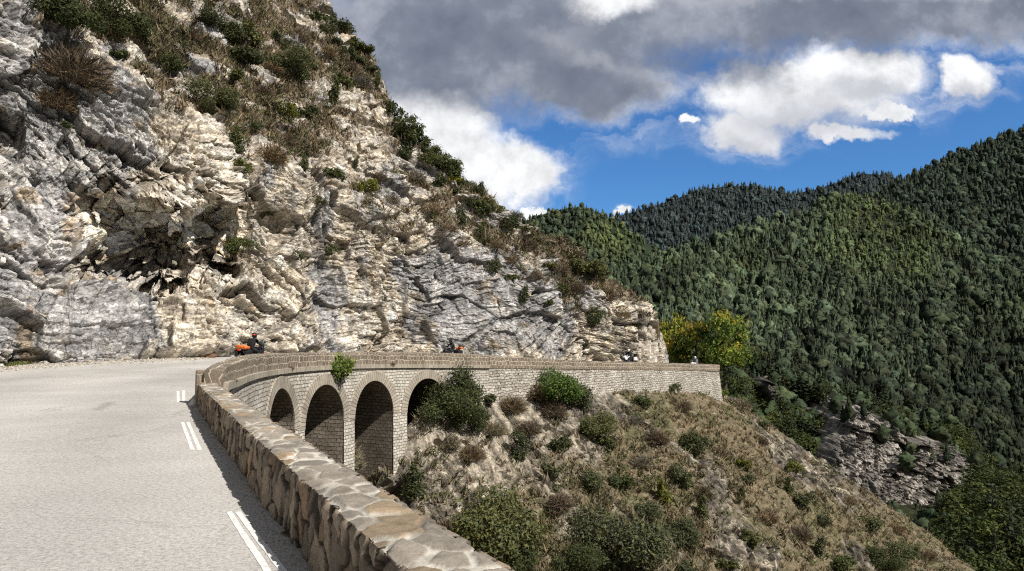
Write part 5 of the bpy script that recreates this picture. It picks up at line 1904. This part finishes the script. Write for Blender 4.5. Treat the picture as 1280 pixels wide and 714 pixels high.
rng = np.random.default_rng(9)
pool = []                                   # nearest woods: candidates for trees of their own
Q, px, py = wood_points(HE, 1100, rng, lambda a, b_: ~(in_crag(a, b_) & (b_ > np.interp(a, [1040, 1240], [560, 610]))))
pool += [(q, a, b_, 'E') for q, a, b_ in zip(Q, px, py)]
Q, px, py = wood_points(HF, 480, rng, lambda a, b_: b_ > np.interp(a, [1000, 1180, 1215, 1300], [652, 655, 650, 640]))
pool += [(q, a, b_, 'F') for q, a, b_ in zip(Q, px, py)]
Q, px, py = wood_points(CRAG_V, 60, rng, lambda a, b_: (b_ < np.interp(a, [1030, 1240], [545, 600])) | ((a * 7.3 + b_ * 3.1) % 5 < 1.2))
crag_n = len(pool)
pool += [(q, a, b_, 'E') for q, a, b_ in zip(Q, px, py)]
cand = []
for n_, (q, a, b_, z) in enumerate(pool):
    kind = 'conifer' if (rng.random() < (0.55 if z == 'E' else 0.12)) else 'broadleaf'
    h = rng.uniform(7.5, 13) if kind == 'conifer' else rng.uniform(6.5, 10.5)
    if n_ >= crag_n:
        h *= 0.55
    if z == 'F':
        h *= float(np.interp(a, [1160, 1240], [0.62, 1.35]))
    top = Vector(q.tolist()) + Vector((0, 0, h * 0.8))
    d = top - Vector(CAM)
    L_ = d.length
    seen = True
    for bv in (slope_bvh, cliff_bvh, CRAG_BVH):
        hh = bv.ray_cast(Vector(CAM), d.normalized())
        if hh[0] is not None and hh[3] < L_ - 3:
            seen = False
    pxt, pyt = project(np.array(top))
    if not (-20 < pxt < 1300 and pyt < 725):
        seen = False
    cand.append((h * F / q[1], seen, q, h, kind, z))
cand_seen = sorted([c_ for c_ in cand if c_[1]], key=lambda c_: -c_[0])
own, rest = cand_seen[:290], cand_seen[290:]
for s_, _, q, h, kind, z in own:
    lab = ('dark conifer among many in the wood on the lower spur' if kind == 'conifer' else 'rounded green tree among many in the wood on the lower spur') if z == 'E' else \
          ('dark conifer among the leafy trees of the valley bottom' if kind == 'conifer' else 'leafy green tree among many in the valley bottom')
    gp = {'E': 'trees of the lower spur', 'F': 'trees of the valley bottom'}[z] + (', conifers' if kind == 'conifer' else ', leafy')
    tree(kind, Vector(q.tolist()) - Vector((0, 0, 0.3)), h, lab, gp, None, 1.15 if kind == 'broadleaf' else 1.0)


def solid_tree(kind, seed):
    """a far tree: jagged cone or lumpy dome, unit height"""
    rng = np.random.default_rng(seed)
    if kind == 'conifer':
        zs, rs, m_ = np.array([0.02, 0.14, 0.16, 0.32, 0.34, 0.50, 0.52, 0.68, 0.70, 0.85, 1.0]), np.array([0.08, 0.19, 0.15, 0.165, 0.125, 0.13, 0.095, 0.095, 0.06, 0.045, 0.004]), 9
    else:
        zs = np.array([0.05, 0.15, 0.26, 0.37, 0.48, 0.59, 0.70, 0.80, 0.89, 0.96, 1.0])
        rs = np.array([0.06, 0.18, 0.25, 0.30, 0.32, 0.315, 0.29, 0.24, 0.17, 0.09, 0.01])
        m_ = 13
    V = []
    for z, r in zip(zs, rs):
        for k_ in range(m_):
            a_ = 2 * PI * (k_ + 0.35 * rng.normal()) / m_
            q = r * (1 + (0.26 if kind == 'conifer' else 0.23) * rng.normal())
            V.append((q * math.cos(a_), q * math.sin(a_), z + 0.035 * rng.normal() * (z < 0.99)))
    i = np.arange(len(zs) * m_).reshape(len(zs), m_)
    j = np.roll(i, -1, 1)
    f = np.stack([i[:-1], j[:-1], j[1:], i[1:]], -1).reshape(-1, 4)
    c = np.clip(1 + 0.28 * rng.normal(size=(len(V), 1)), 0.4, 1.7) * np.ones((1, 3))
    return np.array(V), f, c


def mat_far():
    m, nt, b = new_mat('far_foliage', 0.9)
    a = attr(nt, 'Col')
    n = noise_node(nt, 0.9, 6, 0.75)
    r = ramp(nt, n.outputs['Fac'], [(0.32, 0.40), (0.68, 1.55)])
    c = mixc(nt, a.outputs['Color'], r.outputs['Color'], 1.0, 'MULTIPLY')
    nt.links.new(c, b.inputs['Base Color'])
    bump(nt, b, n.outputs['Fac'], 0.9, 0.8)
    return m


MAT_FAR = mat_far()


def forest(name, label, Q, h, tint, rng, broad=0.35, detail=1):
    """one mesh for a far wood that reads as a mass"""
    protos = [solid_tree('conifer', 400 + k_) for k_ in range(5)] + [solid_tree('dome', 420 + k_) for k_ in range(5)]
    n = len(Q)
    isb = rng.random(n) < broad
    pid = np.where(isb, 5, 0) + rng.integers(0, 5, n)
    Vs, Fs, Cs, off = [], [], [], 0
    for k_ in range(10):
        m_ = np.where(pid == k_)[0]
        if not len(m_):
            continue
        V0, f0, c0 = protos[k_]
        a_ = rng.random(len(m_)) * 2 * PI
        s_ = h[m_][:, None]
        wd = s_ * rng.uniform(0.85, 1.3, (len(m_), 1))
        x = (V0[None, :, 0] * np.cos(a_)[:, None] - V0[None, :, 1] * np.sin(a_)[:, None]) * wd
        y = (V0[None, :, 0] * np.sin(a_)[:, None] + V0[None, :, 1] * np.cos(a_)[:, None]) * wd
        z = V0[None, :, 2] * s_ - 0.08 * s_
        V = np.stack([x, y, z], -1) + Q[m_][:, None]
        tc_ = tint[m_] * np.where(isb[m_], 1.3, 1.0)[:, None]
        C = c0[None] * tc_[:, None]
        f = f0[None] + (np.arange(len(m_)) * len(V0))[:, None, None] + off
        off += V.shape[0] * V.shape[1]
        Vs.append(V.reshape(-1, 3))
        Cs.append(C.reshape(-1, 3))
        Fs.append(f.reshape(-1, 4))
    o = mesh_from(name, np.concatenate(Vs), np.concatenate(Fs), MAT_FAR, col=np.concatenate(Cs), smooth=True)
    tag(o, label, 'forest', kind='stuff')


def tints(n, base, rng, var=0.3):
    k_ = 1 + var * rng.normal(size=(n, 1))
    w_ = 0.06 * rng.normal(size=(n, 1))
    return np.clip(np.array(base) * k_ * np.concatenate([1 + w_, np.ones((n, 1)), 1 - w_], 1), 0.004, 0.5)


if rest:
    Q = np.array([c_[2] for c_ in rest])
    forest('forest', 'woods filling the lower spur and valley bottom', Q, np.array([c_[3] for c_ in rest]) * 0.95, tints(len(Q), (0.044, 0.062, 0.030), rng), rng, 0.5)
Q, px, py = wood_points(HC, 27000, rng)
kp = fbm(Q / 30, 3, 67) > -0.55
Q, px, py = Q[kp], px[kp], py[kp]
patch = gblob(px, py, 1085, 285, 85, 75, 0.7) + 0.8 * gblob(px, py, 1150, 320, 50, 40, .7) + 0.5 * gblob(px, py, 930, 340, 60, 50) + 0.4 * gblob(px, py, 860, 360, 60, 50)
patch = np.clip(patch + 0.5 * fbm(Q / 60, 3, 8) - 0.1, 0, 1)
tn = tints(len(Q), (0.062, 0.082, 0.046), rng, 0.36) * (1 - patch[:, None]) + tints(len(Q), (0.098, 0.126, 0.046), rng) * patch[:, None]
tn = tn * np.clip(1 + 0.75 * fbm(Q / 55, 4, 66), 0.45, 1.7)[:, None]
cloud_shade = 1 - 0.45 * sstep(1000, 1250, px) * sstep(330, 470, py)  # cloud shadow over the lower right, painted into the tree tint
tn = tn * cloud_shade[:, None]
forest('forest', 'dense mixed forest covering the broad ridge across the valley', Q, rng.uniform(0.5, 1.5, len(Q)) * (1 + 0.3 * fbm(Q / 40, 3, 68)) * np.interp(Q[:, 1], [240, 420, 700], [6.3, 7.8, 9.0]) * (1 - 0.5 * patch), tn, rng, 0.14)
Q, px, py = wood_points(HD, 9000, rng)
forest('forest', 'dark forest on the tall mountainside at the picture border', Q, rng.uniform(7, 13, len(Q)), tints(len(Q), (0.040, 0.054, 0.034), rng, 0.3), rng, 0.2)
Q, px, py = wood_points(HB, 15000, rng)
forest('forest', 'blue green forest on the distant mountain', Q, rng.uniform(12, 20, len(Q)), tints(len(Q), (0.046, 0.062, 0.060), rng, 0.25), rng, 0.1)  # blue in the tint stands in for haze over the far trees
Q, px, py = wood_points(HA, 3200, rng)
patch = np.clip(gblob(px, py, 770, 300, 70, 40) + 0.6 * fbm(Q / 80, 3, 3), 0, 1)[:, None]
forest('forest', 'green forest on the rounded hill beside the cliff skyline', Q, rng.uniform(8, 13, len(Q)), tints(len(Q), (0.052, 0.068, 0.038), rng) * (1 - patch) + tints(len(Q), (0.095, 0.118, 0.045), rng) * patch, rng, 0.4)
# ------------------------------------------------------------------ motorcycles and riders
M_TYRE = mat_plain('tyre_rubber', (0.018, 0.018, 0.018), 0.85)
M_RIM = mat_plain('alloy_rim', (0.18, 0.18, 0.19), 0.35, 0.8)
M_BLACK = mat_plain('black_plastic', (0.02, 0.02, 0.022), 0.5)
M_ENG = mat_plain('engine_metal', (0.16, 0.16, 0.17), 0.4, 0.6)
M_ORANGE = mat_plain('orange_fabric', (0.80, 0.22, 0.06), 0.7)
M_REDO = mat_plain('red_orange_paint', (0.55, 0.06, 0.02), 0.35)
M_WHITE = mat_plain('white_paint', (0.78, 0.79, 0.80), 0.3, var=0.04)
M_BLUE = mat_plain('dark_blue_paint', (0.03, 0.05, 0.12), 0.3)
M_SEAT = mat_plain('seat_vinyl', (0.03, 0.028, 0.026), 0.7)
M_TAIL = mat_plain('tail_light_lens', (0.75, 0.05, 0.02), 0.25)
M_AMBER = mat_plain('amber_lit_lamp', (1.0, 0.42, 0.08), 0.3, var=0.02, emit=2.0)
M_LENS = mat_plain('headlight_glass', (0.75, 0.78, 0.8), 0.1, var=0.03)
M_GLASS = mat_plain('smoked_windscreen', (0.10, 0.11, 0.12), 0.08, var=0.02)
M_JACK = mat_plain('black_riding_jacket', (0.022, 0.022, 0.025), 0.8, scale=14)
M_GREYJ = mat_plain('grey_riding_jacket', (0.20, 0.20, 0.21), 0.8, scale=14)
M_VISOR = mat_plain('dark_visor', (0.03, 0.03, 0.035), 0.08)
M_SKIN = mat_plain('skin', (0.45, 0.28, 0.20), 0.6)


def motorcycle(loc, rz, label, body, bag=None, case=M_BLACK, topbox=False, lamp=M_TAIL, fork=M_BLACK):
    r = empty('motorcycle', loc, rz)
    tag(r, label, 'motorcycle')
    RW, FW = Vector((-0.74, 0, 0.325)), Vector((0.80, 0, 0.325))
    for c, wdt in ((RW, 0.075), (FW, 0.055)):
        t = MB().torus(c, 0.265, wdt * 0.85, n=28)
        ty = t.build('tyre', M_TYRE, None, True)
        wm = MB().torus(c, 0.19, 0.018, n=24)
        for k_ in range(5):
            a_ = k_ * 2 * PI / 5
            wm.tube([c, c + Vector((math.cos(a_) * 0.19, 0, math.sin(a_) * 0.19))], [0.022, 0.014], 6)
        wm.tube([c + Vector((0, -0.09, 0)), c + Vector((0, 0.09, 0))], 0.045, 12)
        wm.torus(c + Vector((0, 0.06, 0)), 0.12, 0.012, n=20, m=6)
        wh = wm.build('wheel', M_RIM, r, True)
        ty.parent = wh
    fr = MB()
    fr.tube([(0.62, 0, 0.92), (0.40, 0, 0.82), (0.05, 0, 0.70), (-0.25, 0, 0.68), (-0.85, 0, 0.86)], 0.03, 8)
    fr.tube([(0.55, 0, 0.80), (0.42, 0, 0.40), (0.0, 0, 0.27), (-0.3, 0, 0.36), (-0.25, 0, 0.68)], 0.028, 8)
    for s_ in (-1, 1):
        fr.tube([(-0.28, s_ * 0.10, 0.42), (RW.x, s_ * 0.11, RW.z)], [0.04, 0.025], 8)
        fr.tube([(-0.32, s_ * 0.09, 0.68), (-0.62, s_ * 0.10, 0.40)], 0.022, 8)
    fr.build('frame', M_BLACK, r)
    en = MB()
    en.box((0.08, 0, 0.42), (0.46, 0.34, 0.28))
    en.box((0.26, 0, 0.60), (0.22, 0.26, 0.26), Matrix.Rotation(0.35, 3, 'Y'))
    for s_ in (-1, 1):
        en.ell((0.10, s_ * 0.20, 0.44), (0.13, 0.05, 0.13))
    en.build('engine', M_ENG, r)
    ex = MB().tube([(0.30, -0.14, 0.50), (0.36, -0.16, 0.30), (-0.1, -0.20, 0.26), (-0.45, -0.22, 0.36), (-0.95, -0.24, 0.50)], [0.028, 0.028, 0.03, 0.055, 0.06], 10)
    ex.build('exhaust', M_ENG, r, True)
    tk = MB().ell((0.18, 0, 0.86), (0.32, 0.19, 0.17), 16, 10).ell((0.40, 0, 0.84), (0.2, 0.16, 0.14), 14, 8)
    tk.build('fuel_tank', body, r, True)
    se = MB().box((-0.28, 0, 0.83), (0.5, 0.28, 0.12), None, 0.3).box((-0.66, 0, 0.90), (0.36, 0.24, 0.10), None, 0.3)
    se.build('seat', M_SEAT, r)
    fk = MB()
    for s_ in (-1, 1):
        fk.tube([(0.57, s_ * 0.10, 1.00), (0.72, s_ * 0.10, 0.58), (FW.x, s_ * 0.09, FW.z)], [0.028, 0.032, 0.03], 8)
    fk.build('fork', fork, r)
    hb = MB().tube([(0.36, 0.40, 1.08), (0.46, 0.30, 1.10), (0.56, 0.08, 1.06), (0.56, -0.08, 1.06), (0.46, -0.30, 1.10), (0.36, -0.40, 1.08)], 0.016, 8)
    hb.build('handlebar', M_BLACK, r)
    for s_ in (-1, 1):
        MB().tube([(0.44, s_ * 0.30, 1.10), (0.46, s_ * 0.38, 1.26)], 0.008, 6).ell((0.46, s_ * 0.40, 1.29), (0.02, 0.07, 0.05)).build('mirror', M_BLACK, r)
    fa = MB().ell((0.66, 0, 0.90), (0.17, 0.19, 0.20), 14, 8).box((0.52, 0.17, 0.72), (0.34, 0.04, 0.32), Matrix.Rotation(0.3, 3, 'Y'), 0.3).box((0.52, -0.17, 0.72), (0.34, 0.04, 0.32), Matrix.Rotation(0.3, 3, 'Y'), 0.3)
    fa.build('fairing', body, r, True)
    MB().ell((0.70, 0, 1.16), (0.10, 0.19, 0.20), 14, 8, Matrix.Rotation(-0.35, 3, 'Y')).build('windscreen', M_GLASS, r, True)
    MB().ell((0.80, 0, 0.90), (0.05, 0.10, 0.08)).build('headlight', M_LENS, r, True)
    for c, a0, a1, R_m in ((FW, 0.35, 2.3, 0.36), (RW, 0.9, 2.7, 0.37)):
        mg = MB()
        mg.tube([(c.x + R_m * math.cos(a0 + (a1 - a0) * k_ / 8), 0, c.z + R_m * math.sin(a0 + (a1 - a0) * k_ / 8)) for k_ in range(9)], 0.05, 8)
        mg.build('mudguard', fork if c is FW else M_BLACK, r, True)
    for s_ in (-1, 1):
        MB().box((-0.68, s_ * 0.31, 0.66), (0.50, 0.20, 0.36), None, 0.2).build('pannier', case, r)
    if topbox:
        MB().box((-0.98, 0, 1.08), (0.36, 0.42, 0.32), None, 0.22).build('top_box', M_BLACK, r)
    if bag:
        MB().tube([(-0.86, -0.36, 1.0), (-0.86, -0.31, 1.01), (-0.86, 0.31, 1.01), (-0.86, 0.36, 1.0)], [0.05, 0.115, 0.115, 0.05], 12).tube([(-0.62, -0.26, 0.98), (-1.02, -0.28, 1.02)], [0.09, 0.07], 10).build('roll_bag', bag, r, True)
    MB().box((-1.06, 0, 0.86), (0.05, 0.16, 0.08), None, 0.3).build('tail_light', lamp, r)
    return r


RIDER_ME = None


def rider_mesh():
    J = {'pelvis': ((-0.22, 0, 0.92), .18), 'waist': ((-0.19, 0, 1.08), .175), 'chest': ((-0.08, 0, 1.30), .20), 'neck': ((-0.01, 0, 1.46), .065), 'head': ((0.04, 0, 1.60), .088)}
    E_ = [('pelvis', 'waist'), ('waist', 'chest'), ('chest', 'neck'), ('neck', 'head')]
    for s_, n in ((1, 'l'), (-1, 'r')):
        J.update({n + 'sho': ((-0.06, s_ * .20, 1.39), .095), n + 'elb': ((0.14, s_ * .33, 1.17), .07), n + 'wri': ((0.34, s_ * .335, 1.10), .036),
                  n + 'hip': ((-0.16, s_ * .12, 0.89), .105), n + 'kne': ((0.22, s_ * .25, 0.76), .072), n + 'ank': ((-0.06, s_ * .25, 0.36), .048), n + 'toe': ((0.13, s_ * .26, 0.30), .042)})
        E_ += [('chest', n + 'sho'), (n + 'sho', n + 'elb'), (n + 'elb', n + 'wri'), ('pelvis', n + 'hip'), (n + 'hip', n + 'kne'), (n + 'kne', n + 'ank'), (n + 'ank', n + 'toe')]
    keys = list(J)
    me = bpy.data.meshes.new('rider_skeleton')
    me.from_pydata([J[k_][0] for k_ in keys], [(keys.index(a_), keys.index(b_)) for a_, b_ in E_], [])
    o = bpy.data.objects.new('rider_skeleton', me)
    COL.objects.link(o)
    md = o.modifiers.new('skin', 'SKIN')
    for v_, k_ in zip(me.skin_vertices[0].data, keys):
        v_.radius = (J[k_][1], J[k_][1])
        v_.use_root = k_ == 'pelvis'
    md.use_smooth_shade = True
    sb = o.modifiers.new('sub', 'SUBSURF')
    sb.levels = sb.render_levels = 2
    dg = bpy.context.evaluated_depsgraph_get()
    r = bpy.data.meshes.new_from_object(o.evaluated_get(dg))
    bpy.data.objects.remove(o)
    return r


def person(loc, rz, label, jacket, helmet, stripe_m=None):
    global RIDER_ME
    if RIDER_ME is None:
        RIDER_ME = rider_mesh()
        RIDER_ME.materials.clear()
        RIDER_ME.materials.append(M_JACK)
    o = bpy.data.objects.new('person', RIDER_ME)
    COL.objects.link(o)
    o.location = loc
    o.rotation_euler = (0, 0, rz)
    o.material_slots[0].link = 'OBJECT'
    o.material_slots[0].material = jacket
    tag(o, label, 'person')
    hm = MB().ell((0.045, 0, 1.63), (0.155, 0.128, 0.155), 18, 12).ell((0.12, 0, 1.55), (0.085, 0.095, 0.075), 14, 8)
    h = hm.build('helmet', helmet, o, True)
    MB().ell((0.125, 0, 1.635), (0.085, 0.112, 0.062), 16, 8).build('visor', M_VISOR, h, True)
    if stripe_m:
        MB().ell((0.03, 0, 1.66), (0.150, 0.132, 0.06), 16, 8).build('helmet_panel', stripe_m, h, True)
    for s_ in (-1, 1):
        g = MB().ell((0.385, s_ * 0.335, 1.11), (0.055, 0.042, 0.028))
        for k_ in range(4):
            y_ = s_ * (0.305 + 0.020 * k_)
            L_ = (0.9, 1.0, 0.95, 0.8)[k_]
            g.tube([(0.40, y_, 1.115), (0.40 + 0.040 * L_, y_, 1.105), (0.40 + 0.048 * L_, y_, 1.075), (0.40 + 0.015 * L_, y_, 1.055)], [0.011, 0.011, 0.010, 0.008], 6)
        g.tube([(0.36, s_ * 0.30, 1.105), (0.375, s_ * 0.285, 1.075), (0.405, s_ * 0.285, 1.06)], [0.013, 0.012, 0.009], 6)
        g.build('glove', M_BLACK, o, True)
        MB().box((0.02, s_ * 0.255, 0.30), (0.28, 0.09, 0.09), None, 0.35).build('boot', M_BLACK, o, True)
    return o


def ride(px, y, dirv, mlabel, plabel, body, jacket, helmet, lean=0.0, **kw):
    p_ = P(px, 430, y)
    z = road_h(p_[0], p_[1])
    rz = math.atan2(dirv[1], dirv[0])
    stripe_m = kw.pop('stripe_m', None)
    m_ = motorcycle((p_[0], p_[1], z), rz, mlabel, body, **kw)
    q_ = person((p_[0], p_[1], z), rz, plabel, jacket, helmet, stripe_m)
    for o in (m_, q_):
        o.rotation_euler = (lean, 0, rz)


ride(315, 38.5, (0.34, 0.94), 'black touring motorcycle with an orange roll bag riding into the bend', 'rider in black with a dark red marked helmet on the nearest motorcycle', M_BLACK, M_JACK, M_BLACK, 0.06,
     bag=M_ORANGE, fork=M_REDO, stripe_m=M_REDO)
ride(564, 61.5, (-0.82, -0.55), 'dark motorcycle with orange luggage and an amber lamp behind the viaduct parapet', 'rider in black crouched on the second motorcycle along the viaduct', M_BLACK, M_JACK, M_BLACK, 0, bag=M_ORANGE, topbox=True, lamp=M_AMBER)
ride(786, 82.5, (-0.85, -0.5), 'white and dark blue motorcycle with white panniers near the cliff nose', 'rider in black with a white helmet on the white motorcycle', M_WHITE, M_JACK, M_WHITE, 0, case=M_WHITE, topbox=True)
ride(869, 94, (-0.85, -0.52), 'pale motorcycle in the shade of the autumn trees near the wall end', 'rider in grey on the farthest motorcycle under the trees', M_WHITE, M_GREYJ, M_WHITE, 0)

# ------------------------------------------------------------------ loose stones on the road side
def boulder(name, loc, size, col, label, seed, group=None):
    rng = np.random.default_rng(seed)
    mb = MB().ell((0, 0, 0), (1, 1, 1), 26, 18)
    V = np.array(mb.v)
    n = fbm(V * 1.2 + seed, 3, seed)
    f1, f2, cid, vec = worley(V * 1.1 + seed * 3.1, seed)
    V = V * (1 + 0.35 * n + 0.3 * (cid - 0.5))[:, None] * np.array(size)
    mb.v = [tuple(v_) for v_ in V]
    m = mat_plain(name + '_stone', col, 0.95, var=0.35, scale=9)
    o = mb.build(name, m)
    o.location = loc
    tag(o, label, 'rock', group)
    return o


for (px_, y_, s_, c_, lb) in ((257, 44.8, (0.55, 0.4, 0.34), (0.22, 0.12, 0.075), 'reddish brown boulder at the cliff foot where the road meets the parapet'),
                              (226, 44.3, (0.3, 0.26, 0.2), (0.45, 0.40, 0.32), 'pale fallen rock left of the reddish boulder'),
                              (158, 41.8, (0.32, 0.25, 0.22), (0.40, 0.36, 0.30), 'grey fallen rock at the cliff foot beside the road'),
                              (110, 40.2, (0.25, 0.22, 0.16), (0.48, 0.43, 0.35), 'small pale rock on the verge at the cliff foot')):
    p_ = P(px_, 445, y_)
    z_ = road_h(p_[0], p_[1])
    boulder('boulder', (p_[0], p_[1], z_ + s_[2] * 0.35), s_, c_, lb, int(px_))
e1 = WP + WD * (W_END - 0.6) - WN * 0.12
boulder('marker_stone', (e1[0], e1[1], 0.10), (0.09, 0.09, 0.16), (0.72, 0.70, 0.66), 'small whitewashed stone at the inner foot of the parapet corner', 4)
